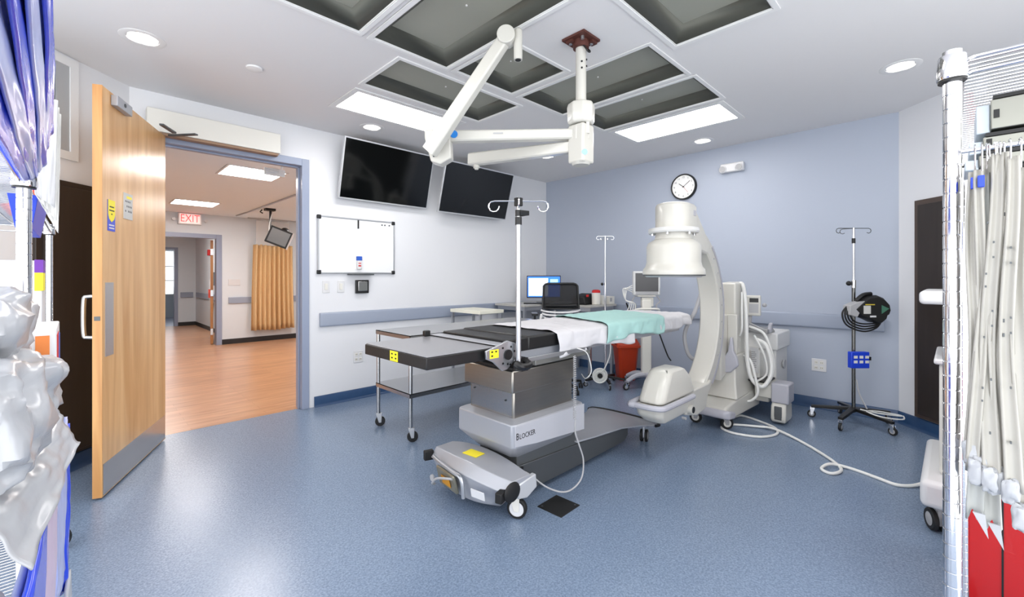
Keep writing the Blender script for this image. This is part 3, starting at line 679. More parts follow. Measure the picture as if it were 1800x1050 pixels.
# bits on the passage walls
ob('fire_alarm', G().bx(2.26,2.30,12.75,12.90,1.84,1.98), red_ink, bevel=.006, label='small red alarm on the passage wall through the second doorway', cat='alarm')
wp = thing('wall_phone', 'white wall phone with hanging tail in the passage', 'telephone', (2.27,12.6,.75))
ob('base', G().bx(2.23,2.30,12.3,12.5,.70,1.25), white_plastic, wp, bevel=.008); ob('handset', G().bx(2.20,2.235,12.37,12.44,.82,1.02), orange_red, wp, bevel=.005); ob('tail', G().bx(2.24,2.28,12.36,12.42,.60,.70), cable_grey, wp, bevel=.005)
ob('dispenser', G().bx(2.19,2.30,11.7,11.95,1.12,1.42), black_plastic, bevel=.01, label='black wall dispenser in the passage beside the open leaf', cat='dispenser')
ob('light_switch', G().bx(2.10,2.30,Y2-.012,Y2,1.15,1.27), white_plastic, bevel=.003, label='white switch plate on the wall left of the tan curtain', cat='light switch')
ca = thing('lobby_chair', 'black padded chair under the bright far window', 'chair', (1.6,17.2,0))
g = G(); g.box((1.55,17.15,.42),(.62,.55,.12)); ob('seat', g, black_foam, ca, bevel=.02)
g = G(); g.box((1.55,17.42,.72),(.62,.1,.42)); ob('backrest', g, black_foam, ca, bevel=.02)
for x in (1.27,1.83):
    for y in (16.92,17.42): ob('leg', G().bx(x-.02,x+.02,y-.02,y+.02,0,.37), black_plastic, ca)

# ------------------------------------------------------------------ casters
def caster(parent, x, y, r=.04, w_=.028, ztop=None, rot=0., hub=None, tyre=None, fork=None, twin=False, name='caster', fm=None):
    """swivel caster standing on the floor at x, y; returns the fork part, wheel and hub below it"""
    ztop = ztop or r*2.35
    Mz = Matrix.Rotation(rot,4,'Z'); T_ = Matrix.Translation((x,y,0)); off = r*.35
    g = G(); g.box((off*.4,0,ztop-.008),(r*1.1,w_*1.2,.014)); g.cyl((0,0,ztop-.02),(0,0,ztop),r*.35)
    for s in (-1,1):
        if twin: continue
        g.prism([(off-r*.25,r*.75),(off+r*.25,r*.75),(off*.4+r*.55,ztop-.012),(off*.4-r*.55,ztop-.012)], 'y', s*(w_/2+.003)-.0015, s*(w_/2+.003)+.0015)
    if twin: g.box((off*.5,0,ztop*.62),(r*.9,w_*.5,ztop*.7))
    f_ = ob(name, g.xf(T_@Mz), fm or alu, parent, bevel=.0015)
    big = .78 if hub is white_plastic else .66
    ws = [0] if not twin else [-w_*.62, w_*.62]
    for wy in ws:
        ww = w_ if not twin else w_*.7
        g = G(); g.lathe([(r*(big-.04),-ww/2),(r*.9,-ww/2),(r,-ww/2*.6),(r,ww/2*.6),(r*.9,ww/2),(r*(big-.04),ww/2),(r*(big-.04),-ww/2)], (0,0,0), seg=28, caps=False); g.xf(T_@Mz@Matrix.Translation((off,wy,r))@Matrix.Rotation(R(90),4,'X')); wh = ob('wheel', g, tyre or black_rubber, f_)
        g = G(); g.lathe([(0,-ww/2*1.06),(r*.2,-ww/2*1.15),(r*.3,-ww/2*.9),(r*.6,-ww/2*.98),(r*big,-ww/2*.9),(r*big,ww/2*.9),(r*.6,ww/2*.98),(r*.3,ww/2*.9),(r*.2,ww/2*1.15),(0,ww/2*1.06)], (0,0,0), seg=24); g.xf(T_@Mz@Matrix.Translation((off,wy,r))@Matrix.Rotation(R(90),4,'X')); ob('wheel_hub', g, hub or cable_grey, f_)
    return f_

# ------------------------------------------------------------------ operating table
ot = thing('operating_table', 'grey and steel operating table with long base standing mid-room', 'operating table', (2.4,1.98,0))
TY0, TY1 = 1.68, 2.28
# column: upper cover, middle cover, shroud, lower pedestal
g = G(); g.bx(1.745,2.34,1.755,2.19,.655,.785); ob('upper_cover', g, steel_warm, ot, bevel=.008)
ob('column_deck', G().bx(1.755,2.33,1.765,2.18,.785,.80), black_plastic, ot)
g = G(); g.bx(1.775,2.32,1.775,2.165,.47,.66); mc = ob('middle_cover', g, steel_warm, ot, bevel=.008)
g = G(); g.bx(1.7735,1.7765,1.79,2.15,.475,.65); ob('cover_seam', g, steel, mc)
for y, z in ((2.12,.625),(1.84,.60)): ob('cover_screw', G().cyl((1.768,y,z),(1.776,y,z),.005,seg=8), black_plastic, mc)
for k in range(5): ob('bellows_rib', G().bx(2.325,2.345,1.79,2.15,.62-k*.02,.628-k*.02), black_rubber, ot)
# shroud: square top ring tapering below
def ringxy(x0,x1,y0,y1,z,c=.02): return [Vector(p) for p in ((x0+c,y0,z),(x1-c,y0,z),(x1,y0+c,z),(x1,y1-c,z),(x1-c,y1,z),(x0+c,y1,z),(x0,y1-c,z),(x0,y0+c,z))]
g = G(); g.rings([ringxy(1.745,2.345,1.745,2.19,.505,.02), ringxy(1.715,2.375,1.715,2.225,.488,.02), ringxy(1.715,2.375,1.715,2.225,.36,.02), ringxy(1.80,2.37,1.80,2.14,.262,.03)], caps=True)
sh = ob('column_shroud', g, alu_paint, ot, bevel=.006)
g = G(); g.rings([[Vector(p) for p in ((1.722,1.712,.485),(2.368,1.712,.485),(2.368,1.712,.318),(1.90,1.712,.35),(1.722,1.712,.372))],[Vector(p) for p in ((1.722,1.7155,.485),(2.368,1.7155,.485),(2.368,1.7155,.318),(1.90,1.7155,.35),(1.722,1.7155,.372))]])
sp = ob('side_panel', g, mat('pale_silver_paint',(196,197,203),.35,.25), ot, bevel=.001)
text('lettering', 'B', .054, black_ink, sp, frame_M((1.742,1.7115,.425),(1,0,0),(0,0,1)), .0006, sx=.8)
text('lettering', 'LOCKER', .041, black_ink, sp, frame_M((1.823,1.7115,.4205),(1,0,0),(0,0,1)), .0006, sx=.85)
g = G(); g.bx(1.78,1.80,1.955,2.0,.285,.315); ob('shroud_knob', g, mat('bronze_knob',(140,130,105),.4,.5), sh, bevel=.004)
g = G(); g.bx(1.825,2.40,1.80,2.13,.18,.36); ob('pedestal', g, mat('pedestal_steel',(112,114,114),.35,.6), ot, bevel=.004)
# base beam
g = G(); g.rings([[Vector(p) for p in ((x,1.79,z0),(x,2.16,z0),(x,2.16,z1),(x,1.79,z1))] for x, z0, z1 in ((1.72,.04,.215),(2.5,.04,.185),(3.0,.05,.155),(3.05,.09,.155))])
ob('base_beam', g, dark_grey_metal, ot, bevel=.004)
g = G(); g.rings([[Vector(p) for p in ((x,y0,z-.012),(x,y1,z-.012),(x,y1,z),(x,y0,z))] for x, y0, y1, z in ((2.38,1.78,2.17,.215),(2.60,1.78,2.17,.195),(2.95,1.78,2.17,.17),(3.10,1.72,2.22,.165),(3.22,1.665,2.28,.155),(3.29,1.66,2.285,.145),(3.335,1.80,2.15,.142))])
ob('base_cover', g, alu_paint, ot, bevel=.003)
g = G(); g.tube([(3.235,1.655,.143),(3.295,1.66,.140),(3.335,1.80,.14),(3.345,1.97,.14),(3.335,2.15,.14),(3.295,2.285,.14),(3.235,2.29,.143)], .012, 8, smooth=5); ob('end_bumper', g, black_rubber, ot)
for y in (1.745,2.185): caster(ot, 3.215, y, .048, .03, .14, R(20), hub=cable_grey, twin=True)
# foot crossbar with front casters
def bar(y):        # section of the crossbar at y, (x,z)
    t = abs(y-1.98)/.34; return t
g = G(); rs = []
for i in range(13):
    y = 1.985-.345+.69*i/12; t = abs(i-6)/6
    bow = .07*(1-t*t); zt = .235+.045*(1-t**2)
    xf_, xb = 1.60-bow, 1.79
    zb = .10-.06*(1-t**3) if t < .8 else .13
    rs.append([Vector(p) for p in ((xf_-.015+.0*t,y,zt-.055),(xf_+.03,y,zt),(xb-.03,y,zt+.0),(xb,y,zt-.03),(xb,y,zb+.03),(xf_+.09,y,zb),(xf_+.02,y,zb+.035))])
g.rings(rs); cbx = ob('foot_crossbar', g, alu_paint, ot, bevel=.004, smooth=40)
g = G(); g.box((1.575,1.655,.185),(.10,.05,.06),Euler((0,.0,.4))); g.box((1.575,2.325,.225),(.08,.06,.075),Euler((.3,0,-.4)));
for yy, c_, d_ in ((0,(1.572,1.662,.175),(.075,.04,.055)),(1,(1.575,2.335,.195),(.06,.035,.06))): ob('corner_bumper', G().box(c_,d_,Euler((0,0,.3 if yy==0 else -.3))), black_rubber, cbx, bevel=.006)
g.bm.free()
g = G(); g.sph((1.625,1.636,.185),.062,(.95,.22,.85),20); ob('end_cap', g, black_rubber, cbx)
g = G(); g.prism([(1.665,.205),(1.81,.225),(1.82,.15),(1.74,.115),(1.67,.13)], 'y', 1.634, 1.665); ob('side_fairing', g, mat('light_silver',(200,202,205),.35,.3), cbx, bevel=.006)
# front face details
fr = lambda y, z, o=0: Vector((1.60-.07*(1-((y-1.985)/.345)**2)-.0-.012+ (0.16-z)*-.0 - o, y, z))
g = G(); g.box(fr(2.06,.150,.004),(.02,.20,.115),Euler((0,R(-14),R(-6)))); ob('cord_recess', g, mat('bronze_panel',(150,145,128),.35,.7), cbx, bevel=.01)
g = G(); g.tube([(1.508,1.90,.10),(1.500,1.91,.205),(1.497,1.985,.222),(1.505,2.12,.235),(1.512,2.19,.245)], .011, 8, smooth=5); ob('guard_bar', g, alu, cbx)
g = G(); g.tube([(1.52,2.19,.08),(1.49,2.17,.10),(1.475,2.11,.15),(1.475,2.04,.175),(1.485,1.97,.19)], .007, 8, smooth=5); g.lathe([(.02,-.004),(.02,.004)],(1.51,2.2,.115),Matrix.Rotation(R(90),3,'Y')); ob('hook_cord', g, cable_grey, cbx)
ob('sticker', G().box(fr(2.055,.145,.018),(.003,.09,.05),Euler((0,R(-14),R(-6)))), amber, cbx, label='amber warning sticker')
g = G(); g.box((1.505,1.775,.165),(.004,.09,.045),Euler((0,R(-10),R(10)))); dsp = ob('plug_plate', g, white_plastic, cbx)
for k in range(4): ob('socket_pin', G().box((1.508+.003*k,1.802-k*.018,.165),(.005,.012,.022),Euler((0,R(-10),R(10)))), blue_ink, dsp)
ob('warning_sticker', G().box((1.655,1.99,.2815),(.075,.11,.002),Euler((0,0,.1))), yellow, cbx, label='yellow sticker on the foot crossbar')
caster(ot, 1.70, 1.70, .055, .036, .15, R(-60), hub=white_plastic, fm=off_white)
caster(ot, 1.70, 2.27, .055, .036, .15, R(30), hub=white_plastic, fm=off_white)
# table top sections
ZT = .955
g = G(); g.bx(1.125,1.66,TY0+.005,TY1+.005,ZT-.062,ZT-.006); hp = ob('head_plate', g, black_foam, ot, bevel=.004)
ob('plate_top', G().bx(1.13,1.66,TY0+.01,TY1,ZT-.006,ZT), grey_vinyl, hp, bevel=.003, label='smooth grey table surface')
lb = ob('warning_sticker', G().bx(1.1235,1.1255,1.935,2.01,ZT-.058,ZT-.008), yellow, hp, label='yellow sticker on the black end face')
for y, z in ((1.99,-.022),(1.955,-.022),(1.99,-.042),(1.955,-.042)): ob('sticker_print', G().bx(1.1225,1.1237,y-.008,y+.006,ZT+z-.004,ZT+z+.004), black_ink, lb)
ob('strap_clip', G().bx(1.50,1.54,2.262,2.29,ZT,ZT+.035), black_plastic, ot, bevel=.004)
g = G(); g.bx(1.55,1.635,TY0,TY1+.01,ZT-.012,ZT+.008); ob('hinge_strip', g, alu_paint, ot, bevel=.002)
ob('hinge_gap', G().bx(1.545,1.552,TY0,TY1+.01,ZT-.012,ZT+.006), black_plastic, ot)
g = G(); g.bx(1.645,2.05,TY0+.01,TY1,ZT-.05,ZT+.022); ob('back_section', g, black_foam, ot, bevel=.006)
g = G(); g.bx(1.74,3.78,TY0+.03,TY1-.03,ZT-.11,ZT-.05); ob('table_frame', g, alu_paint, ot, bevel=.004)
g = G(); g.bx(1.80,3.85,TY0+.005,TY1-.005,ZT-.05,ZT+.03); ob('mattress', g, black_foam, ot, bevel=.012, seg=3)
g = G(); g.bx(1.70,2.35,TY0-.035,TY0-.025,ZT-.105,ZT-.08); g.bx(1.72,1.74,TY0-.035,TY0+.03,ZT-.10,ZT-.085); g.bx(2.3,2.32,TY0-.035,TY0+.03,ZT-.10,ZT-.085); ob('side_rail', g, alu, ot, bevel=.002)
g = G(); g.bx(1.90,2.45,1.72,2.20,.80,.85); ob('slide_block', g, mat('grey_block',(140,140,136),.4,.5), ot, bevel=.004)
# hinge plate at the near side
g = G(); yy = TY0-.022
g.prism([(1.45,.945),(1.565,.975),(1.60,.985),(1.66,.965),(1.685,.93),(1.665,.895),(1.64,.865),(1.60,.835),(1.565,.83),(1.50,.885),(1.455,.905)], 'y', yy-.012, yy)
hj = ob('hinge_plate', g, alu, ot, bevel=.002)
g = G(); g.cyl((1.60,yy-.022,.912),(1.60,yy-.012,.912),.027); ob('pivot_disc', g, black_plastic, hj)
for a, b in ((1.565,.95),(1.625,.95),(1.65,.925),(1.566,.87),(1.60,.862),(1.618,.858)): ob('hinge_bolt', G().cyl((a,yy-.015,b),(a,yy-.011,b),.0055,seg=10), black_plastic, hj)
lb = ob('warning_sticker', G().bx(1.475,1.535,yy-.0135,yy-.012,.905,.948), yellow, hj, label='yellow sticker on the hinge plate')
for a, b in ((1.49,.938),(1.517,.938),(1.49,.918)): ob('sticker_print', G().bx(a-.006,a+.006,yy-.0143,yy-.0135,b-.004,b+.004), black_ink, lb)
# hand control cable
def coil(p0, p1, r, n):
    p0, p1 = Vector(p0), Vector(p1); return [p0.lerp(p1, i/(n*8)) + Vector((r*math.cos(i*math.pi/4), r*math.sin(i*math.pi/4), 0)) for i in range(n*8+1)]
g = G(); g.tube(coil((2.13,TY0-.07,.84),(2.13,TY0-.07,.46),.008,34), .0026, 5)
g.tube([(2.138,TY0-.07,.46),(2.135,TY0-.07,.38),(2.16,TY0-.08,.30),(2.19,TY0-.09,.20),(2.15,TY0-.10,.10),(2.03,TY0-.09,.065),(1.93,TY0-.03,.10),(1.86,TY0+.06,.175),(1.83,TY0+.11,.19)], .005, 7, smooth=6)
ob('coiled_cable', g, cable_grey, ot)
ob('cable_socket', G().box((1.84,1.785,.19),(.035,.02,.03)), black_plastic, ot, bevel=.003)
g = G(); g.tube([(2.18,TY0-.05,.88),(2.27,TY0-.06,.84),(2.33,TY0-.05,.72),(2.34,TY0,.66),(2.50,TY0+.15,.64)], .0035, 6, smooth=6); ob('thin_cable', g, cable_white, ot)

# infusion pole clamped on the table
ip = thing('infusion_pole', 'steel infusion pole clamped to the table with looped double hook', 'IV pole', (1.655,1.62,.84))
g = G(); g.cyl((1.655,1.62,.85),(1.655,1.62,1.60),.0135,seg=18); ob('pole', g, alu, ip)
g = G(); g.cyl((1.655,1.62,1.60),(1.655,1.62,1.74),.009); ob('inner_pole', g, chrome, ip)
g = G(); g.cyl((1.655,1.62,1.595),(1.655,1.62,1.635),.018); g.cyl((1.655,1.62,1.64),(1.655,1.62,1.672),.017); ck2 = ob('height_clamp', g, black_plastic, ip)
g = G(); g.cyl((1.66,1.61,1.655),(1.69,1.575,1.655),.018,.012,seg=8); ob('clamp_knob', g, black_plastic, ck2)
g = G(); g.box((1.655,1.62,1.715),(.035,.035,.045)); ob('hook_block', g, black_plastic, ip, bevel=.004)
rt = Vector((.7101,-.7041,0)); c0 = Vector((1.655,1.62,1.72))
for sgn in (-1,1):
    for q_, l_ in ((rt,1.0),(Vector((.7041,.7101,0)),.9)):
        q_ = q_*sgn; P_ = [c0, c0+q_*.05*l_, c0+q_*.125*l_]
        for k in range(1,9): a = R(90-34*k); P_.append(c0+q_*(.13*l_+.028*math.cos(a))+Vector((0,0,-.028+.028*math.sin(a))))
        g = G(); g.tube(P_, .0038, 7); ob('hook', g, chrome, ip)
g = G(); g.tube([(1.615,1.60,.868),(1.625,1.575,.855),(1.66,1.575,.85),(1.70,1.585,.855),(1.705,1.63,.87)], .02, 10, smooth=4); g.cyl((1.655,1.62,.825),(1.655,1.62,.872),.026); g.box((1.70,1.64,.85),(.05,.05,.07)); cl_ = ob('rail_clamp', g, black_plastic, ip)
g = G(); g.cyl((1.70,1.60,.845),(1.712,1.585,.845),.009,seg=10); ob('clamp_screw', g, chrome, cl_)

# sheets on the table
def sheet(x0, x1, yn, yf, zt, hang_n, hang_f, amp, seed, pinch=0.0, skew=0.0, nu=110, nv=70, ripple=1.0):
    ph = Vector((seed*3.1, seed*1.7, seed)); wtop = yf-yn; tot = hang_n+wtop+hang_f
    def fn(u, v):
        s = v*tot; 
        hn = hang_n*(1+.14*math.sin(u*7+seed)*ripple + .05*math.sin(u*19+seed*2))
        x = x0+(x1-x0)*u
        if s < hang_n:
            k = 1-s/hang_n; z = zt - .012 - hn*k; y = yn - .006 - .014*math.sin(k*2.2) - .008*k*math.sin(u*26+seed*5)
        elif s < hang_n+wtop:
            t = (s-hang_n)/wtop; y = yn+wtop*t; e = min(t,1-t); z = zt - .012*math.exp(-e*26)
        else:
            k = (s-hang_n-wtop)/max(hang_f,1e-3); y = yf+.008+.01*k; z = zt-.012-hang_f*k
        n1 = noise.noise(Vector((x*5, s*7, 0))+ph); n2 = noise.noise(Vector((x*16, s*15, 0))+ph)
        d = amp*(n1*.8+n2*.45)
        if s < hang_n: y -= abs(d)*1.2; x += d*.6
        else: z += abs(d)*.8
        x += skew*(v-.5)
        return Vector((x, y, z))
    return G().grid(fn, nu, nv)
ws_ = ob('bed_sheet', sheet(2.03,2.90,TY0-.004,TY1,ZT+.036,.125,.06,.016,1.3,skew=-.02), cloth, solid=.0025, smooth=80, label='white sheet over the middle of the operating table, hanging near the pole', cat='sheet')
ob('bed_sheet', sheet(3.10,3.90,TY0-.004,TY1,ZT+.036,.09,.06,.017,4.1), cloth, solid=.0025, smooth=80, label='white sheet wrapped over the table end under the scanner arm', cat='sheet')
ob('draw_sheet', sheet(2.66,3.48,TY0-.016,TY1+.008,ZT+.053,.11,.06,.015,7.7,skew=.28), teal_cloth, solid=.003, smooth=80, label='pale teal sheet laid across the white sheets', cat='sheet')
#PART3
# ------------------------------------------------------------------ stainless instrument cart
sc_ = thing('instrument_cart', 'two-tier stainless steel cart on casters behind the table head', 'cart', (2.75,3.33,0))
cx0,cx1,cy0,cy1 = 1.875,3.60,3.04,3.60
for z, n_ in ((.85,'top_shelf'),(.385,'lower_shelf')):
    g = G(); g.bx(cx0,cx1,cy0,cy1,z-.006,z)
    for r in ((cx0,cx1,cy0,cy0+.004),(cx0,cx1,cy1-.004,cy1),(cx0,cx0+.004,cy0,cy1),(cx1-.004,cx1,cy0,cy1)): g.bx(r[0],r[1],r[2],r[3],z-.035,z)
    ob(n_, g, steel, sc_)
for x in (cx0+.016,cx1-.016):
    for y in (cy0+.016,cy1-.016):
        ob('leg', G().cyl((x,y,.11),(x,y,.852),.016,seg=14), steel, sc_)
        caster(sc_, x, y, .043, .026, .115, R(-30), hub=black_plastic)
# small cream topped table by the wall
bt = thing('side_table', 'small table with cream top against the rail, behind the cart', 'table', (3.49,4.13,0))
ob('table_top', G().bx(3.30,3.68,3.85,4.42,.882,.922), mat('cream_laminate',(234,232,216),.45), bt, bevel=.003)
for x in (3.325,3.655):
    for y in (3.875,4.395): ob('leg', G().bx(x-.014,x+.014,y-.014,y+.014,0,.882), alu, bt)
ob('stretcher', G().bx(3.325,3.655,3.865,3.885,.72,.745), alu, bt)

# ------------------------------------------------------------------ work desk in the corner
grey_top = mat('grey_laminate', (188,186,180), .4)
for nm, r, lab in (('a',(4.13,5.22,3.93,4.50),'grey topped work table under the computer monitor'),('b',(4.62,5.22,3.24,3.90),'grey topped work table along the blue wall, holding the canister')):
    x0,x1,y0,y1 = r; t = thing('work_table', lab, 'table', ((x0+x1)/2,(y0+y1)/2,0))
    ob('table_top', G().bx(x0,x1,y0,y1,.922,.95), grey_top, t, bevel=.003)
    g = G(); g.bx(x0+.03,x1-.03,y0+.03,y0+.05,.87,.922); g.bx(x0+.03,x1-.03,y1-.05,y1-.03,.87,.922); g.bx(x0+.03,x0+.05,y0+.05,y1-.05,.87,.922); g.bx(x1-.05,x1-.03,y0+.05,y1-.05,.87,.922); ob('apron', g, alu, t)
    for x in (x0+.045,x1-.045):
        for y in (y0+.045,y1-.045): ob('leg', G().bx(x-.017,x+.017,y-.017,y+.017,0,.922), alu, t)
vw = Vector((.704,.710,0)); sd = Vector((.710,-.704,0))     # towards the corner, and across
Mv = frame_M((4.68,4.08,.95), sd, (0,0,1))                    # x across, y up, z towards the viewer
if (Mv.to_3x3()@Vector((0,0,1))).dot(vw) > 0: zs = -1
else: zs = 1
def vb(M, u0,u1,v0,v1,w0,w1): 
    g = G(); g.box(((u0+u1)/2,(v0+v1)/2,(w0+w1)/2),(abs(u1-u0),abs(v1-v0),abs(w1-w0))); return g.xf(M)
cm = thing('computer_monitor', 'lit computer monitor with blue desktop on the corner table', 'monitor', (4.68,4.08,.95))
ob('case', vb(Mv,-.24,.24,.07,.385,zs*-.03,zs*.0), black_plastic, cm, bevel=.004)
sc1 = ob('screen', vb(Mv,-.228,.228,.085,.372,zs*.0,zs*.002), sky_screen, cm)
ob('screen_window', vb(Mv,-.215,.06,.10,.35,zs*.002,zs*.003), white_screen, sc1)
ob('screen_icons', vb(Mv,.09,.20,.29,.335,zs*.002,zs*.003), mat('lit_screen_pale',(150,200,240),.3,emis=1.0,ecol=(150,200,245)), sc1)
g = G(); g.box((0,.045,zs*-.035),(.05,.09,.02)); g.box((0,.006,zs*-.03),(.20,.012,.14)); ob('stand', g.xf(Mv), black_plastic, cm, bevel=.003)
kb = thing('keyboard', 'black keyboard lying in front of the lit monitor', 'keyboard', (4.42,3.99,.95), math.atan2(sd.y,sd.x))
ob('keyboard_body', G().bx(-.17,.17,-.045,.045,0,.016), black_plastic, kb, bevel=.003, local=True)
g = G()
for i in range(14):
    for j in range(4): g.bx(-.160+i*.023,-.160+i*.023+.019,-.038+j*.0195,-.038+j*.0195+.016,.016,.019)
ob('keys', g, dark_grey_metal, kb, local=True)
# things on the second table
bg = thing('equipment_bag', 'black bag leaning behind the canister with a red tag', 'bag', (4.72,3.47,.95))
g = G(); g.rings([[Vector(p) for p in ((x,y0,z0),(x,y1,z0),(x,y1-.03,z1),(x,y0+.03,z1))] for x,y0,y1,z0,z1 in ((4.70,3.38,3.62,.95,1.06),(4.90,3.38,3.62,.95,1.10))]); ob('body', g, black_rubber, bg, bevel=.02, seg=3)
ob('tag', G().box((4.74,3.376,1.07),(.05,.006,.03)), red_ink, bg)
cn = thing('waste_canister', 'white canister with red lid on the table by the blue wall', 'canister', (4.84,3.30,.95))
g = G(); g.lathe([(.048,.951),(.055,.96),(.058,1.09),(.054,1.11),(.0,1.112)], (4.84,3.31,0)); ob('jar', g, off_white, cn)
g = G(); g.lathe([(.052,1.108),(.056,1.11),(.054,1.138),(.036,1.148),(0,1.15)], (4.84,3.31,0)); ob('lid', g, red_ink, cn)
ob('carton', G().bx(4.93,5.02,3.27,3.37,.951,1.07), off_white, bevel=.003, label='white carton just right of the canister', cat='box')
bxx = thing('supply_box', 'small white box at the right end of the corner table', 'box', (5.12,3.33,.95))
ob('box_body', G().bx(5.06,5.19,3.25,3.36,.951,1.055), off_white, bxx, bevel=.004); ob('box_label', G().box((5.10,3.2492,1.01),(.05,.001,.05)), cable_grey, bxx)

# task chair
ch = thing('task_chair', 'black mesh chair with white frame seen from behind at the corner table', 'chair', (3.98,3.24,0), math.atan2(.71,.704)-R(90))
# local: +y faces the desk (away from the viewer)
mesh_black = mat('chair_mesh', (24,24,26), .7, alpha=.8)
def chb(u, v):
    x = (u-.5)*.40*(1-.06*v); z = .965+.27*v; y = -.225 - .03*math.cos((u-.5)*3.0) + .03*v
    return Vector((x,y,z))
ob('backrest_mesh', G().grid(chb, 14, 8), mesh_black, ch, local=True, solid=.004)
P_ = [chb(0,0),chb(0,.5),chb(0,.93),chb(.05,1.0)]+[chb(i/8,1.03) for i in range(1,8)]+[chb(.95,1.0),chb(1,.93),chb(1,.5),chb(1,0)]+[chb(i/8,0) for i in range(7,0,-1)]
ob('backrest_frame', G().tube(P_, .012, 8, closed=True), black_plastic, ch, local=True)
ob('lumbar_bar', G().tube([chb(.08,.13)-Vector((0,.012,0)),chb(.5,.13)-Vector((0,.018,0)),chb(.92,.13)-Vector((0,.012,0))], .018, 8, smooth=5), black_plastic, ch, local=True)
for k, zz in enumerate((.935,.90,.86)):
    ob('back_rib', G().tube([(-.215+.012*k,-.20,zz+.01),(-.15,-.255,zz-.004),(0,-.275,zz-.01),(.15,-.255,zz-.004),(.215-.012*k,-.20,zz+.01)], .011, 8, smooth=5), white_plastic, ch, local=True)
for sx_ in (-1,1):
    ob('side_arm', G().tube([(sx_*.21,-.20,.90),(sx_*.22,-.21,.83),(sx_*.17,-.16,.76),(sx_*.10,-.06,.715)], .017, 8, smooth=5), white_plastic, ch, local=True)
    g = G(); g.tube([(sx_*.16,0,.70),(sx_*.27,-.02,.72),(sx_*.28,-.02,.87)], .013, 8, smooth=4); g.box((sx_*.28,.02,.885),(.07,.24,.025)); ob('armrest', g, black_plastic, ch, local=True, bevel=.003)
g = G(); g.box((0,.02,.735),(.46,.44,.06)); ob('seat', g, black_foam, ch, local=True, bevel=.02, seg=3)
g = G(); g.box((0,0,.69),(.24,.24,.03)); g.cyl((0,0,.12),(0,0,.69),.025); ob('seat_post', g, black_plastic, ch, local=True)
for k in range(5):
    a = R(72*k+20); g = G(); beam(g,(0,0,.12),(.29*math.cos(a),.29*math.sin(a),.085),.05,.04,.03,.025); ob('base_leg', g, black_plastic, ch, local=True)
    x, y = .29*math.cos(a), .29*math.sin(a)
    f_ = ob('caster', G().box((x,y,.062),(.02,.02,.04)), black_plastic, ch, local=True)
    for o_ in (-.014,.014): g = G(); g.cyl((x+o_-.008,y,.028),(x+o_+.008,y,.028),.028,seg=18); ob('wheel', g, black_rubber, f_, local=True)

# ------------------------------------------------------------------ pole stands
def star_base(t, c, r, n, a0, h, m, w_=.035, rc=.03, hub=None):
    for k in range(n):
        a = a0+2*math.pi*k/n; e = Vector((c[0]+r*math.cos(a), c[1]+r*math.sin(a), h-.02))
        g = G(); beam(g, (c[0],c[1],h+.01), e, w_, .03, w_*.8, .022); ob('base_leg', g, m, t, bevel=.002)
        e2 = Vector((c[0]+(r-.015)*math.cos(a), c[1]+(r-.015)*math.sin(a), 0))
        caster(t, e2.x, e2.y, rc, .02, h-.028, a, hub=cable_grey, fm=chrome)
ps = thing('pole_stand', 'chrome pole stand with double hooks in front of the blue wall, left of the scanner', 'IV pole', (4.58,3.0,0))
ob('pole', G().cyl((4.58,3.0,.09),(4.58,3.0,1.24),.0125), chrome, ps)
ob('inner_pole', G().cyl((4.58,3.0,1.24),(4.58,3.0,1.82),.0085), chrome, ps)
ob('height_clamp', G().cyl((4.58,3.0,1.20),(4.58,3.0,1.25),.017), chrome, ps); ob('clamp_knob', G().sph((4.545,3.02,1.23),.018), black_plastic, ps)
def hooks(t, c, L, m, r=.0032):
    for q_ in (sd, -sd, (sd*.35+vw*.5), (-sd*.35+vw*.5)):
        l_ = L*q_.length; q = q_.normalized(); c = Vector(c)
        P_ = [c, c+q*l_*.8, c+q*l_]+[c+q*(l_+.0)+q*(.022*math.sin(a))*1+Vector((0,0,-.022+.022*math.cos(a))) for a in [R(45*k) for k in range(1,6)]]
        ob('hook', G().tube(P_, r, 6), m, t)
hooks(ps, (4.58,3.0,1.815), .085, chrome)
star_base(ps, (4.58,3.0), .27, 5, R(153), .095, black_plastic)
g = G(); g.box((4.46,2.86,.74),(.055,.05,.26),Euler((R(-22),R(10),R(-40)))); ob('hand_unit', g, off_white, ps, bevel=.008, label='white slanted hand unit')
g = G(); g.tube([(4.47,2.86,.62),(4.44,2.84,.42),(4.36,2.86,.26),(4.34,2.90,.20)], .007, 6, smooth=5)
ob('tubing', g, cable_white, ps)
g = G(); Mc = frame_M((4.33,2.91,.165), sd, (0,0,1))
for k in range(4): g2 = G(); g2.tube([Vector(((.035+.016*k)*math.cos(a),(.035+.016*k)*math.sin(a),.006*(k%2))) for a in [i*math.pi/12 for i in range(24)]], .0085, 6, closed=True); g2.xf(Mc); ob('coiled_tubing', g2, cable_white, ps)
g.bm.free()
ob('coil_hub', G().cyl(Vector((4.33,2.91,.165))-vw*.02, Vector((4.33,2.91,.165))+vw*.02, .03), black_plastic, ps)

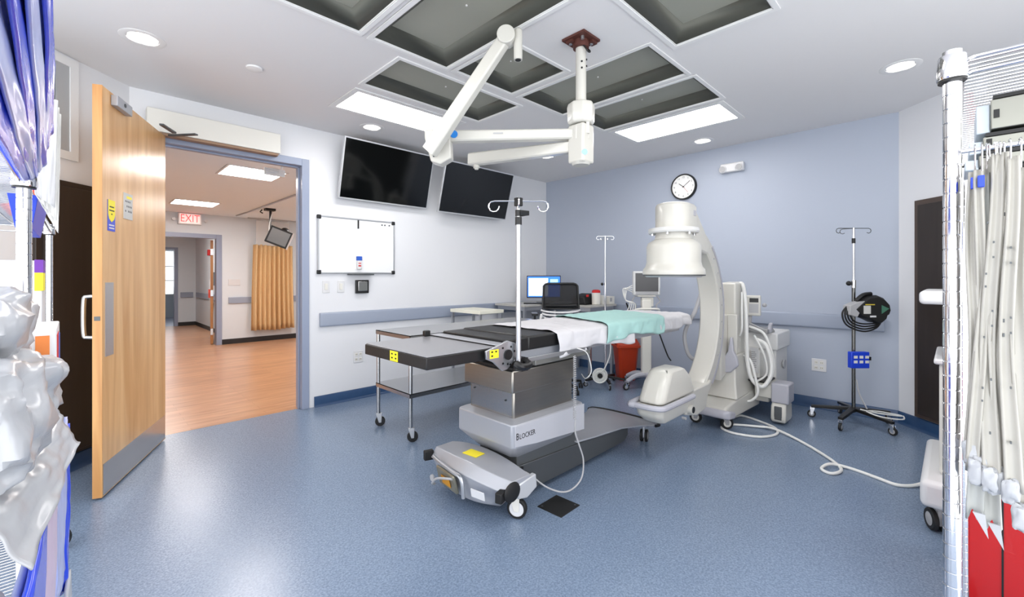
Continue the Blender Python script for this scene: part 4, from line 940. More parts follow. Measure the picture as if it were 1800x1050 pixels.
ps2 = thing('pole_stand', 'steel pole stand with coiled black cables before the right end of the blue wall', 'IV pole', (4.95,.634,0))
px_, py_ = 4.95,.634
ob('pole', G().cyl((px_,py_,.10),(px_,py_,1.27),.0145), mat('smoky_steel',(120,120,118),.2,1.), ps2)
ob('inner_pole', G().cyl((px_,py_,1.27),(px_,py_,1.76),.0095), chrome, ps2)
ob('height_clamp', G().cyl((px_,py_,1.22),(px_,py_,1.29),.02), chrome, ps2); ob('clamp_knob', G().sph((px_-.03,py_+.03,1.26),.022), black_plastic, ps2)
ob('pole_joint', G().cyl((px_,py_,1.62),(px_,py_,1.665),.014), black_plastic, ps2)
hooks(ps2, (px_,py_,1.755), .135, dark_grey_metal)
star_base(ps2, (px_,py_), .315, 5, R(99), .125, mat('black_base',(34,33,32),.35,.4), w_=.05, rc=.034)
g = G()
g.tube([(px_+.0,py_-.02,.40),(px_-.03,py_-.045,.28),(px_-.04,py_-.10,.16)], .006, 6, smooth=4)
ob('hanging_cord', g, cable_grey, ps2)
g = G(); g.tube([(px_-.03,py_-.05,.145),(px_-.02,py_-.16,.135),(px_+.05,py_-.30,.125),(px_+.09,py_-.31,.122),(px_+.03,py_-.18,.14),(px_-.07,py_-.10,.148),(px_-.11,py_-.20,.13),(px_-.03,py_-.33,.12),(px_+.07,py_-.33,.125)], .006, 6, smooth=6); ob('coiled_cord', g, cable_white, ps2, label='pale cord coiled on the star base')
bb = thing('battery_box', 'bright blue box with six white labels clamped on the right pole stand', 'box', (4.90,.60,.53))
Mb = frame_M((px_-.045,py_-.038,.585), sd, (0,0,1)); zb_ = -1 if (Mb.to_3x3()@Vector((0,0,1))).dot(vw) > 0 else 1
ob('case', vb(Mb,-.08,.08,-.072,.072,zb_*-.02,zb_*.028), navy, bb, bevel=.006)
for i in range(3):
    for j in range(2): ob('label_plate', vb(Mb,-.06+i*.05,-.028+i*.05,.028-j*.042-.012,.028-j*.042+.012,zb_*.028,zb_*.030), off_white, bb)
ob('catch', vb(Mb,.075,.092,.0,.03,zb_*.0,zb_*.03), black_plastic, bb)
hl = thing('headset_pack', 'black padded pack with white and green labels hanging on the right pole stand', 'medical pack', (4.9,.5,.9))
Mh = frame_M((px_-.07,py_-.09,1.02), sd, (0,0,1)); zh = -1 if (Mh.to_3x3()@Vector((0,0,1))).dot(vw) > 0 else 1
pr = [(-.13,.02),(-.06,.085),(.0,.13),(.08,.14),(.14,.115),(.19,.06),(.20,.01),(.185,-.03),(.17,-.035),(.16,-.07),(.12,-.105),(.06,-.10),(.0,-.07),(-.07,-.045)]
g = G(); 
def rr(s_, w_): return [Vector((.03+(u-.03)*s_, v*s_, w_)) for u, v in pr]
g.rings([rr(.86,zh*-.07), rr(1,zh*-.045), rr(1,zh*.02), rr(.88,zh*.05)]); ob('pack', g.xf(Mh), black_rubber, hl, bevel=.004)
g = G(); g.rings([[Vector(p) for p in ((-.17,-.03,w_),(-.10,-.05,w_),(-.03,.09,w_),(-.10,.08,w_),(-.165,.05,w_))] for w_ in (zh*-.04,zh*.045)]); ob('bracket', g.xf(Mh), cable_grey, hl, bevel=.006)
ob('white_label', vb(Mh,-.055,.005,-.02,.05,zh*.05,zh*.054), paper, hl); g = G(); g.prism([(.10,-.02),(.10,.055),(.165,.025)],'z',zh*.05,zh*.053); ob('green_label', g.xf(Mh), green_label, hl)
ob('white_tab', vb(Mh,.0,.05,-.05,-.035,zh*.05,zh*.056), white_plastic, hl); ob('yellow_strap', vb(Mh,-.04,.04,.055,.064,zh*.05,zh*.054), mat('ochre',(200,180,60),.6), hl)
g = G(); g.tube([(-.08,.09,0),(-.02,.14,0),(.05,.15,0)], .018, 8, smooth=4); ob('top_handle', g.xf(Mh), black_plastic, hl)
for k in range(4):
    g = G(); g.tube([(-.15+.01*k,.05,-.0),(-.20+.015*k,-.02,0.01*k),(-.17+.02*k,-.12+.012*k,.01),(-.04,-.175+.022*k,.02),(.08,-.15+.015*k,.01),(.14,-.09,0)], .007, 6, smooth=6); ob('cable_loop', g.xf(Mh), black_rubber, hl)

# vitals monitor on stand
vm = thing('patient_monitor', 'grey screen patient monitor on a white wheeled stand behind the table', 'monitor', (4.79,2.57,0))
Vv = frame_M((4.79,2.57,0), sd, (0,0,1)); zv = -1 if (Vv.to_3x3()@Vector((0,0,1))).dot(vw) > 0 else 1
ob('bezel', vb(Vv,-.16,.16,1.10,1.385,zv*-.03,zv*.03), mat('monitor_grey',(205,206,206),.4), vm, bevel=.01)
ob('display', vb(Vv,-.135,.135,1.145,1.362,zv*.03,zv*.032), mat('grey_display',(84,84,86),.25), vm)
ob('control_strip', vb(Vv,-.13,.13,1.112,1.142,zv*.03,zv*.033), cable_grey, vm)
ob('alarm_lamp', vb(Vv,-.03,.03,1.375,1.392,zv*-.01,zv*.02), black_plastic, vm)
g = G(); g.box((0,1.09,-zv*.02),(.22,.015,.10)); g.box((.02,1.02,-zv*.03),(.14,.11,.06)); ob('head_bracket', g.xf(Vv), off_white, vm, bevel=.008)
g = G(); g.tube([(-.14,.88,zv*.0),(-.13,.935,zv*.06),(0,.945,zv*.10),(.13,.935,zv*.06),(.14,.88,0)], .013, 8, smooth=5); ob('push_handle', g.xf(Vv), off_white, vm)
for s3 in (-1,1):
    g = G(); g.tube([(s3*.13,1.09,0),(s3*.165,1.03,0),(s3*.12,.98,0),(s3*.155,.90,0)], .008, 6, smooth=5); ob('side_cable', g.xf(Vv), cable_grey, vm)
for k in range(4):
    g = G(); g.tube([(-.15,1.22-.03*k,0),(-.22-.02*k,1.18,.01*k),(-.25,1.05,.02),(-.20+.02*k,1.0,.02),(-.24+.03*k,.85,.03),(-.10-.02*k,.80,.02)], .005, 6, smooth=6); ob('sensor_lead', g.xf(Vv), cable_white, vm)
g = G(); g.tube([(-.24,1.01,.02),(-.20,.92,.0),(-.16,.84,0)], .009, 6, smooth=4); ob('dark_lead', g.xf(Vv), black_rubber, vm)
g = G(); g.tube([(.10,.80,0),(.16,.62,.02),(.24,.40,.03),(.28,.33,.04)], .008, 6, smooth=6); ob('power_cord', g.xf(Vv), black_rubber, vm)
ob('column', vb(Vv,-.055,.055,.14,1.05,-.035,.035), off_white, vm, bevel=.012, seg=3)
for k, a in enumerate((R(156),R(228),R(300),R(12),R(84))):
    e = (4.79+.27*math.cos(a), 2.57+.27*math.sin(a))
    g = G(); g.tube([(4.79,2.57,.16),(4.79+.15*math.cos(a),2.57+.15*math.sin(a),.155),(e[0],e[1],.10)], lambda t: .035-.012*t, 8, smooth=5); ob('base_leg', g, cream_grey, vm)
    caster(vm, e[0], e[1], .038, .026, .10, a, hub=cable_grey, fm=chrome)

# red bin
rb = thing('waste_bin', 'red-orange waste bin with tilted lid behind the patient monitor stand', 'waste bin', (5.02,2.98,0))
rb_c = Vector((5.02,2.98,0)); Mr_ = Matrix.Translation(rb_c) @ Matrix.Rotation(R(-40),4,'Z')
def rc_(hx,hy,z,c=.03): return [Vector(p) for p in ((-hx+c,-hy,z),(hx-c,-hy,z),(hx,-hy+c,z),(hx,hy-c,z),(hx-c,hy,z),(-hx+c,hy,z),(-hx,hy-c,z),(-hx,-hy+c,z))]
g = G(); g.rings([rc_(.10,.10,.0), rc_(.135,.135,.42), rc_(.155,.155,.42), rc_(.155,.155,.45), rc_(.14,.14,.45), rc_(.125,.125,.42), rc_(.09,.09,.02)]); ob('bin_body', g.xf(Mr_), red_bin, rb, bevel=.004, smooth=50)
g = G(); g.rings([[Vector((p.x,p.y,z+ (.05 if p.y>0 else 0)+(p.y*.25))) for p in rc_(.145,.145,0)] for z in (.455,.50)]); ob('lid', g.xf(Mr_), red_bin, rb, bevel=.01)
g = G(); g.box((0,-.03,.505),(.17,.14,.02),Euler((R(16),0,0))); ob('lid_flap', g.xf(Mr_), cable_grey, rb, bevel=.01)

# ------------------------------------------------------------------ mobile x-ray C-arm
ca = thing('c_arm_scanner', 'large cream mobile x-ray C-arm standing at the foot of the table', 'x-ray machine', (4.2,1.5,0))
AC = Vector((3.30,1.515,1.0)); RO, RI = .765, .645; yn_, yf_ = 1.43, 1.60
g = G(); rs = []
for i in range(49):
    a = R(-80 + (76+80)*i/48); ca_, sa_ = math.cos(a), math.sin(a)
    rs.append([AC*1 + Vector((r*ca_, y-AC.y, r*sa_)) for r, y in ((RI,yn_+.012),(RI,yf_-.012),(RI+.012,yf_),(RO-.012,yf_),(RO,yf_-.012),(RO,yn_+.012),(RO-.012,yn_),(RI+.012,yn_))])
g.rings(rs); arc = ob('arc', g, cream, ca, smooth=40)
g = G(); rs = []
for i in range(45):
    a = R(-50+(50+50)*i/44); rs.append([AC + Vector((r*math.cos(a), y-AC.y, r*math.sin(a))) for r, y in ((RO-.03,yn_-.001),(RO-.005,yn_-.001),(RO-.005,yn_-.004),(RO-.03,yn_-.004))])
g.rings(rs); ob('side_track', g, cream_grey, arc)
for k in range(7):
    a = R(-30+12*k); c_ = AC+Vector(((RO-.06)*math.cos(a), yn_-AC.y, (RO-.06)*math.sin(a))); ob('arc_screw', G().cyl(c_-Vector((0,.004,0)), c_+Vector((0,.002,0)), .007, seg=8), cable_grey, arc)
HX, HY = 3.215, 1.50
# shoulder between detector and arc
g = G(); g.rings([[Vector(p) for p in ((HX+.05,y,1.86),(HX+.22,y,1.84),(HX+.38,y,1.70),(HX+.50,y,1.58),(HX+.44,y,1.50),(HX+.05,y,1.56))] for y in (1.415,1.60)]); ob('shoulder', g, cream, ca, bevel=.02, seg=3)
g = G(); g.lathe([(0,1.325),(.20,1.322),(.222,1.328),(.226,1.345),(.222,1.375),(.205,1.395),(.196,1.43),(.196,1.545),(.185,1.575),(.135,1.605),(.130,1.66),(0,1.662)], (HX,HY,0), seg=56); ob('image_detector', g, cream, ca, smooth=50)
g = G(); g.lathe([(.12,1.318),(.195,1.316),(.21,1.326)], (HX,HY,0), seg=48); ob('detector_face', g, cream_grey, ca)
g = G(); g.lathe([(.205,1.3255),(.2245,1.3265),(.226,1.335)], (HX,HY,0), seg=48, caps=False); ob('detector_seal', g, dark_grey_metal, ca)
g = G(); g.lathe([(.12,1.648),(.178,1.648),(.184,1.66),(.180,1.684),(.12,1.686)], (HX,HY,0), seg=48); ob('detector_flange', g, mat('ring_grey',(208,208,206),.35), ca)
for k in range(6): a = R(60*k+10); ob('flange_bolt', G().cyl((HX+.155*math.cos(a),HY+.155*math.sin(a),1.632),(HX+.155*math.cos(a),HY+.155*math.sin(a),1.65),.01,seg=8), chrome, ca)
def hull(cx, cy, rx, ry, ext, z): # stadium elongated towards +x
    P_ = []
    for i in range(24):
        a = math.pi/2+math.pi*i/23; P_.append(Vector((cx+rx*math.cos(a), cy+ry*math.sin(a), z)))
    P_.append(Vector((cx+ext, cy-ry*.93, z))); P_.append(Vector((cx+ext, cy+ry*.93, z))); return P_
g = G(); g.rings([hull(HX,HY,.135,.13,.13,1.684), hull(HX,HY,.135,.13,.135,1.72), hull(HX,HY,.135,.13,.13,1.85), hull(HX,HY,.125,.12,.11,1.868), hull(HX,HY,.10,.095,.08,1.876)]); hd = ob('detector_housing', g, cream, ca, smooth=50)
ob('housing_vent', G().box((HX+.085,HY-.125,1.80),(.045,.008,.04)), cream_grey, hd)
# x-ray tube
TX, TY = 3.08, 1.50
def sq(hx0,hx1,hy,z,c=.035): return [Vector(p) for p in ((TX-hx0+c,TY-hy,z),(TX+hx1,TY-hy,z),(TX+hx1,TY+hy,z),(TX-hx0+c,TY+hy,z),(TX-hx0,TY+hy-c,z),(TX-hx0,TY-hy+c,z))]
g = G(); g.rings([sq(.20,.26,.085,.29), sq(.27,.30,.10,.35), sq(.275,.30,.105,.425)]); 
ob('tube_housing', g, cream, ca, bevel=.02, seg=4)
g = G(); g.rings([sq(.255,.30,.10,.43), sq(.18,.24,.095,.56), sq(.12,.16,.085,.63), sq(.08,.11,.07,.65)]); ob('tube_cover', g, cream, ca, bevel=.022, seg=4)
g = G(); P_ = [(TX+.20,TY-.125,.425),(TX-.20,TY-.125,.425),(TX-.285,TY-.115,.425),(TX-.315,TY-.06,.425),(TX-.32,TY,.425),(TX-.315,TY+.06,.425),(TX-.28,TY+.115,.425),(TX+.15,TY+.125,.425)]
g.tube(P_, .020, 10, smooth=5); ob('bumper', g, cream_grey, ca, label='grey bumper around the lower unit')
g = G(); g.prism([(TX+.15,.46),(TX+.22,.445),(3.66,.45),(3.72,.47),(3.60,.25),(3.43,.235),(TX+.16,.28)], 'y', 1.41, 1.60); ob('tube_bracket', g, cream, ca, bevel=.01)
g = G(); g.cyl((TX+.20,1.375,.32),(TX+.20,1.41,.32),.036); lp = ob('pivot_port', g, cream, ca); ob('port_opening', G().cyl((TX+.20,1.372,.32),(TX+.20,1.376,.32),.024), black_plastic, lp)
ob('foot_stud', G().cyl((TX+.13,1.40,.265),(TX+.13,1.43,.265),.01), cable_grey, ca)
# support column and carriage
g = G(); g.rings([[Vector(p) for p in ((4.22,y,1.265),(4.40,y,1.275),(4.46,y,1.24),(4.46,y,.60),(4.30,y,.60),(4.22,y,.88))] for y in (1.385,1.52)]); ob('column_head', g, cream, ca, bevel=.018, seg=3)
g = G(); g.rings([[Vector(p) for p in ((4.03,y,.98),(4.26,y,.98),(4.30,y,.70),(4.20,y,.46),(4.02,y,.40),(4.02,y,.55))] for y in (1.44,1.585)]); ob('arc_carriage', g, cream, ca, bevel=.015, seg=3)
g = G(); g.rings([[Vector(p) for p in ((4.17,y,.98),(4.20,y,.98),(4.20,y,.70),(4.17,y,.62))] for y in (1.36,1.44)]); ob('carriage_rail', g, cream, ca, bevel=.005)
pr = [(1.335,.535),(1.345,.60),(1.375,.66),(1.385,.78),(1.405,.78),(1.42,.66),(1.47,.56),(1.575,.475),(1.54,.452),(1.40,.465)]
g = G(); g.prism([(y,z) for y,z in pr], 'x', 4.12, 4.16); ob('brake_handle', g, cream_grey, ca, bevel=.012, seg=3)
g = G(); g.rings([[Vector(p) for p in ((4.10,y,z) ,(4.55,y,z))][:0] or [Vector((4.16-k*.06,1.37-k*.03,z)),Vector((4.62,1.37-k*.03,z)),Vector((4.62,1.60+k*.05,z)),Vector((4.16-k*.06,1.60+k*.05,z))] for y,z,k in ((0,.62,0),(0,.36,.4),(0,.245,1.6))]); ob('pedestal', g, cream, ca, bevel=.015, seg=3)
# base foot
g = G(); g.rings([[Vector(p) for p in ((x,y0,z0),(x,y1,z0),(x,y1-.01,z1),(x,y0+.01,z1))] for x,y0,y1,z0,z1 in ((3.90,1.36,1.66,.115,.19),(3.96,1.335,1.68,.105,.225),(4.15,1.32,1.70,.105,.25),(4.62,1.30,1.74,.105,.27))]); ob('base_foot', g, cream, ca, bevel=.015, seg=3)
g = G(); g.rings([[Vector(p) for p in ((x,y0,z0),(x,y1,z0),(x,y1,z1),(x,y0,z1))] for x,y0,y1,z0,z1 in ((3.865,1.37,1.64,.12,.165),(3.895,1.325,1.685,.108,.185),(4.00,1.31,1.70,.104,.16))]); ob('foot_bumper', g, cream_grey, ca, bevel=.015, seg=3, label='grey bumper at the front of the base')
caster(ca, 3.985, 1.40, .052, .034, .115, R(-50), hub=off_white, fm=cable_grey); caster(ca, 3.985, 1.63, .052, .034, .115, R(100), hub=off_white, fm=cable_grey)
g = G(); g.bx(4.52,5.05,1.20,1.80,.16,.22); g.bx(4.45,4.72,1.05,1.30,.215,.345); ob('rear_beam', g, cream, ca, bevel=.01)
ob('rear_corner', G().bx(4.43,4.62,1.02,1.16,.19,.365), cream_grey, ca, bevel=.012)
ob('rear_shelf', G().bx(4.46,4.90,1.20,1.60,.345,.36), black_plastic, ca)
for yy_, lab in ((1.10,0),(1.85,0)):
    g = G(); g.rings([[Vector((4.53+hx*c_, yy_+hy*s_, z)) for c_,s_ in ((-1,-1),(1,-1),(1,1),(-1,1))] for hx,hy,z in ((.10,.055,.018),(.115,.06,.05),(.105,.06,.16),(.085,.055,.195))]); wh_ = ob('wheel_cover', g, cream, ca, bevel=.015, seg=3)
    ob('wheel', G().cyl((4.50,yy_-.03,.085),(4.50,yy_+.03,.085),.085,seg=30), dark_grey_metal, wh_)
    ob('cover_slot', G().box((4.42,yy_,.105),(.012,.06,.12)), dark_grey_metal, wh_, bevel=.006)
ob('rear_column', G().bx(4.63,4.99,1.80,1.88,.05,.22), cream, ca)
ob('generator', G().bx(4.72,5.12,1.19,1.72,.22,.775), mat('generator_grey',(205,205,204),.4), ca, bevel=.015, seg=3)
ob('generator_lid', G().bx(4.69,5.14,1.17,1.74,.62,.785), mat('lid_grey',(216,216,215),.4), ca, bevel=.015, seg=3)
ob('side_socket', G().cyl((4.95,1.185,.46),(4.95,1.17,.46),.045), cable_grey, ca)
lp_ = ob('rating_plate', G().box((4.60,1.36,.52),(.012,.105,.24)), white_plastic, ca, bevel=.003)
g = G()
for k in range(9): g.box((4.593,1.36,.60-k*.018),(.002,.07 if k%3 else .05,.009))
ob('plate_print', g, cable_grey, lp_)
g = G(); g.bx(4.6,4.75,1.30,1.72,.22,.62); ob('rear_body', g, mat('body_cream',(226,225,220),.4), ca, bevel=.02, seg=3)
# control panel
Mp = frame_M((4.60,1.365,1.045), Vector((.25,-1,0)), (0,0,1)); zp = -1 if (Mp.to_3x3()@Vector((0,0,1))).x > 0 else 1
cp = ob('control_panel', vb(Mp,-.075,.075,-.10,.095,zp*-.07,zp*.02), cream, ca, bevel=.012, seg=3)
ob('panel_display', vb(Mp,-.02,.055,.03,.07,zp*.02,zp*.023), black_plastic, cp); ob('panel_keys', vb(Mp,-.025,.055,-.07,.015,zp*.02,zp*.023), cable_grey, cp)
ob('panel_neck', G().cyl((4.62,1.40,.78),(4.62,1.39,.95),.02), cable_grey, ca); ob('panel_knob', G().sph((4.63,1.265,1.05),.02), cable_grey, ca)
g = G(); g.rings([[Vector(p) for p in ((4.56,y,.785),(4.80,y,.785),(4.80,y,.80),(4.70,y,.84),(4.62,y,.825),(4.56,y,.83))] for y in (1.22,1.42)]); ob('tool_tray', g, mat('tray_grey',(150,150,150),.4), ca, bevel=.006)
g = G(); g.rings([[Vector((4.62+x,y,z)) for x in (0,.04)]+[Vector((4.66,y+.03,z)),Vector((4.62,y+.03,z))] for y,z in ((1.21,.79),(1.205,.86),(1.195,.885))]); ob('hand_control', g, cream_grey, ca, bevel=.006)
for k in range(4):
    g = G(); g.tube([(4.52,1.46,.90-.01*k),(4.55,1.38,.88-.02*k),(4.58,1.30,.84-.012*k),(4.62,1.24,.81)], .007, 6, smooth=5); ob('control_lead', g, cable_grey, ca)
# hoses
for P_, r in (([(4.36,1.42,1.24),(4.35,1.375,1.255),(4.35,1.352,1.15),(4.35,1.34,.95),(4.35,1.335,.73),(4.35,1.325,.52),(4.36,1.29,.38),(4.40,1.22,.325),(4.44,1.165,.42),(4.46,1.165,.56),(4.46,1.21,.70),(4.48,1.30,.74)], .017),
              ([(4.38,1.40,.60),(4.36,1.31,.56),(4.35,1.265,.42),(4.34,1.24,.28),(4.33,1.29,.20),(4.32,1.36,.185)], .011),
              ([(4.50,1.36,.85),(4.50,1.24,.80),(4.50,1.18,.66),(4.50,1.155,.50),(4.48,1.19,.36),(4.46,1.28,.30)], .012),
              ([(4.33,1.37,1.18),(4.30,1.36,1.0),(4.28,1.355,.84),(4.30,1.38,.78)], .009),
              ([(4.44,1.30,.78),(4.46,1.22,.60),(4.46,1.20,.44),(4.44,1.27,.36)], .009)):
    ob('hose', G().tube(P_, r, 10, smooth=7), cable_white, ca)
hp_ = [(3.97,1.52,1.275),(3.955,1.56,1.24),(3.95,1.60,1.13),(3.95,1.645,1.0),(3.95,1.70,.90),(3.95,1.735,.80),(3.95,1.73,.70),(3.95,1.70,.61),(3.955,1.65,.575),(3.96,1.60,.62),(3.965,1.575,.72),(3.98,1.56,.80),(3.985,1.55,.87)]
ob('arc_hose', G().tube(hp_, .017, 10, smooth=5), cable_grey, ca, label='grey hose looping inside the arc')
g = G(); g.cyl((3.985,1.51,1.30),(3.955,1.565,1.20),.026,.02); ob('hose_sleeve', g, cream, ca)
g = G(); g.cyl((3.97,1.585,.70),(3.985,1.55,.83),.03,.022); ob('hose_clip', g, white_plastic, ca)

# floor cable
fc = [(4.36,1.50,.10),(4.30,1.44,.03),(4.44,1.40,.012),(4.37,1.21,.010),(4.27,1.08,.012),(4.12,1.04,.010),(3.96,1.12,.010),(3.90,1.30,.010),(3.97,1.42,.010),(4.10,1.39,.012),(4.20,1.22,.014),(4.22,1.08,.022),(4.10,.88,.012),(3.88,.66,.010),(3.72,.55,.010),(3.62,.54,.012),(3.56,.58,.010),(3.60,.635,.012),(3.70,.60,.024),(3.75,.50,.010),(3.70,.36,.010),(3.66,.26,.010),(3.70,.19,.012),(3.76,.13,.03),(3.74,.05,.10)]
ob('floor_cable', G().tube(fc, .010, 10, smooth=8), cable_white, label='thick white cable snaking over the blue floor from the scanner to the right cart', cat='cable')

# ------------------------------------------------------------------ workstation cart at the right
wc = thing('workstation_cart', 'white scanner workstation cart standing behind the right wire rack', 'workstation cart', (3.6,-.25,0))
ob('base', G().bx(3.10,3.95,-.72,.125,.13,.27), white_plastic, wc, bevel=.03, seg=4)
ob('cabinet_body', G().bx(3.24,3.80,-.60,.055,.27,.86), off_white, wc, bevel=.02, seg=3)
ob('body_cap', G().bx(3.22,3.82,-.62,.075,.855,.885), white_plastic, wc, bevel=.01)
ob('work_surface', G().bx(3.16,3.78,-.64,.13,1.175,1.245), white_plastic, wc, bevel=.02, seg=3)
ob('neck', G().bx(3.45,3.60,-.34,-.18,.88,1.5), cable_grey, wc, bevel=.01)
for y0,y1 in ((-.28,.0),(-.62,-.32)):
    m_ = ob('display', G().box((3.42,(y0+y1)/2,1.50),(.05,y1-y0,.30),Euler((0,R(-6),0))), black_plastic, wc, bevel=.006); ob('screen', G().box((3.392,(y0+y1)/2,1.50),(.003,y1-y0-.03,.26),Euler((0,R(-6),0))), screen, m_)
for x, y in ((3.16,.055),(3.22,-.65),(3.85,.03),(3.85,-.65)): caster(wc, x, y, .055, .034, .135, R(25), hub=cable_grey, twin=True, fm=cable_grey)
ob('power_lead', G().tube([(3.26,-.02,1.17),(3.22,-.03,1.08),(3.20,.0,1.02),(3.24,.02,.94)], .006, 6, smooth=5), black_rubber, wc)

# red drawer cart
rcart = thing('drawer_cart', 'tall red steel drawer cart with cream top behind the hanging catheters', 'cart', (2.62,-.36,0))
ob('cabinet_body', G().bx(2.30,2.95,-.72,-.035,.14,.97), red_cart, rcart, bevel=.006)
ob('top', G().bx(2.28,2.97,-.74,-.02,.97,1.02), mat('cream_top',(226,216,196),.45), rcart, bevel=.01)
ob('side_groove', G().bx(2.297,2.301,-.123,-.118,.14,.66), black_plastic, rcart)
for k in range(5): dq = ob('drawer', G().bx(2.34,2.91,-.035,-.020,.17+k*.16,.315+k*.16), red_cart, rcart, bevel=.004); ob('drawer_pull', G().bx(2.5,2.75,-.02,-.008,.29+k*.16,.302+k*.16), alu, dq)
for x in (2.36,2.89):
    for y in (-.10,-.66): caster(rcart, x, y, .055, .03, .14, R(10))
ob('supply_tray', G().bx(2.36,2.60,-.30,-.08,1.022,1.10), white_plastic, bevel=.01, label='white tray on top of the red drawer cart', cat='tray')

# ------------------------------------------------------------------ wire racks beside the camera
def post_mesh(x, y, z0, z1, r=.0127):
    pr = []; z = z0; 
    pr.append((r, z0))
    while z < z1-.0254:
        z += .0254; pr += [(r, z-.0018), (r*.93, z-.0009), (r*.93, z+.0003), (r, z+.0012)]
    pr.append((r, z1)); return G().lathe(pr, (x,y,0), seg=20)
def rack(lab, posts, shelves, x0,x1,y0,y1, wire_dir, loc, ztop):
    t = thing('wire_rack', lab, 'shelving rack', loc)
    for x, y in posts:
        p_ = ob('post', post_mesh(x, y, .125, ztop), chrome, t, smooth=30)
        ob('post_cap', G().cyl((x,y,ztop-.001),(x,y,ztop+.006),.0135), chrome, p_)
        caster(t, x, y, .06, .032, .13, R(-25), hub=cable_grey)
        for z in shelves:
            g = G(); g.lathe([(.0205,z-.022),(.0215,z-.018),(.0195,z+.019),(.0185,z+.021)], (x,y,0), seg=20); c_ = ob('collar', g, chrome, t)
            g = G(); g.lathe([(.0128,z-.026),(.0195,z-.026),(.0195,z-.020),(.0128,z-.020)], (x,y,0), seg=20); ob('sleeve', g, black_plastic, c_)
    for z in shelves:
        g = G()
        for zz in (z+.012, z-.014):
            g.tube([(x0+.012,y0,zz),(x1-.012,y0,zz),(x1,y0+.012,zz),(x1,y1-.012,zz),(x1-.012,y1,zz),(x0+.012,y1,zz),(x0,y1-.012,zz),(x0,y0+.012,zz)], .003, 6, closed=True)
        if wire_dir == 'x':
            n = int((y1-y0)/.022)
            for k in range(1,n): yy = y0+(y1-y0)*k/n; g.tube([(x0,yy,z-.010),(x0+.002,yy,z+.014),(x1-.002,yy,z+.014),(x1,yy,z-.010)], .0017, 5)
            for k in range(1,4): xx = x0+(x1-x0)*k/4; g.tube([(xx,y0,z+.009),(xx,y1,z+.009)], .003, 5)
        else:
            n = int((x1-x0)/.022)
            for k in range(1,n): xx = x0+(x1-x0)*k/n; g.tube([(xx,y0,z-.010),(xx,y0+.002,z+.014),(xx,y1-.002,z+.014),(xx,y1,z-.010)], .0017, 5)
            for k in range(1,3): yy = y0+(y1-y0)*k/3; g.tube([(x0,yy,z+.009),(x1,yy,z+.009)], .003, 5)
        ob('wire_shelf', g, chrome, t, smooth=60)
    return t
rack('chrome wire rack close by at the right edge', [(1.131,.002),(2.05,-.022),(1.131,-.46),(2.05,-.48)], [.24,1.70], 1.135,2.045,-.475,-.012, 'y', (1.59,-.24,0), 1.724)
rack('chrome wire rack close by at the left edge', [(-.085,1.474),(-.095,3.05),(-.53,1.474),(-.53,3.05),(-.085,.42),(-.53,.42)], [.35,1.02,1.545], -.535,-.09,.43,3.045, 'x', (-.31,1.75,0), 1.565)

# ------------------------------------------------------------------ supplies on the left rack
def patch(a, b, c, d, amp, seed, nu=40, nv=24, fold=0., ff=6, push=(1,0,0)):
    """rumpled sheet between four corners a-b (top edge) and d-c (bottom edge)"""
    a,b,c,d = map(Vector,(a,b,c,d)); ph = Vector((seed,seed*2.3,seed*.7)); push = Vector(push)
    n = (b-a).cross(d-a).normalized()
    def fn(u, v):
        p = a.lerp(b,u).lerp(d.lerp(c,u), v)
        k = noise.noise(Vector((u*3,v*3,0))+ph)*amp + noise.noise(Vector((u*9,v*7,0))+ph)*amp*.4 + fold*math.sin(u*ff+seed+v)*math.sin(v*2+seed)
        return p + n*k
    return G().grid(fn, nu, nv)
for k, (a,b,c,d,m,lab) in enumerate([
    ((-.022,.50,1.70),(-.050,1.46,1.592),(-.062,1.46,1.556),(-.028,.50,1.60),lilac_film,'topmost pale lilac pouch lying along the left rack edge'),
    ((-.032,.48,1.66),(-.052,1.47,1.580),(-.068,1.47,1.545),(-.040,.48,1.555),blue_film,'blue pouch directly under the pale lilac one on the left rack'),
    ((-.042,.46,1.61),(-.058,1.46,1.565),(-.074,1.46,1.538),(-.050,.46,1.51),lilac_film,'second lilac pouch between two blue ones on the left rack'),
    ((-.050,.46,1.57),(-.066,1.45,1.555),(-.084,1.45,1.530),(-.060,.46,1.465),blue_film,'lowest blue pouch hanging off the left rack edge'),
    ((-.016,.55,1.74),(-.040,1.40,1.64),(-.046,1.40,1.60),(-.020,.55,1.66),blue_film,'bright blue pouch with white edge at the very top left')]):
    ob('supply_pouch', patch(a,b,c,d,.004,k*3.1+1,fold=.002), m, solid=.004, smooth=80, label=lab, cat='supply pouch', group='long blue and lilac pouches at the top left')
pp_ = thing('paper_bags', 'white paper bags hanging at the end of the left rack shelf', 'paper bag', (-.05,1.60,1.5))
for k in range(3):
    o_ = .006*k
    ob('sheet', patch((-.078,1.56+o_*3,1.77-o_),(-.034+o_*.4,1.56+o_*3,1.755-o_*2),(-.040+o_*.5,1.56+o_*3,1.49-o_*5),(-.072,1.56+o_*3,1.52),.006,k+2.2), paper if k else mat('white_tyvek',(204,204,205),.6), pp_, solid=.003, smooth=80)
def tub(name, x0,x1,y0,y1,z0,z1, m, lab, taper=.012):
    g = G(); q = lambda a,z: [Vector(p) for p in ((x0+a,y0+a,z),(x1-a,y0+a,z),(x1-a,y1-a,z),(x0+a,y1-a,z))]
    g.rings([q(taper,z0), q(0,z1), q(-.006,z1), q(-.006,z1-.008)][:2]+[q(.003,z1), q(taper+.003,z0+.004)]); t = ob(name, g, m, label=lab, cat='bin', bevel=.001)
    return t
tub('storage_bin', -.12,-.049,2.05,2.45,1.565,1.64, orange_red, 'small coral red storage bin on the left rack shelf')
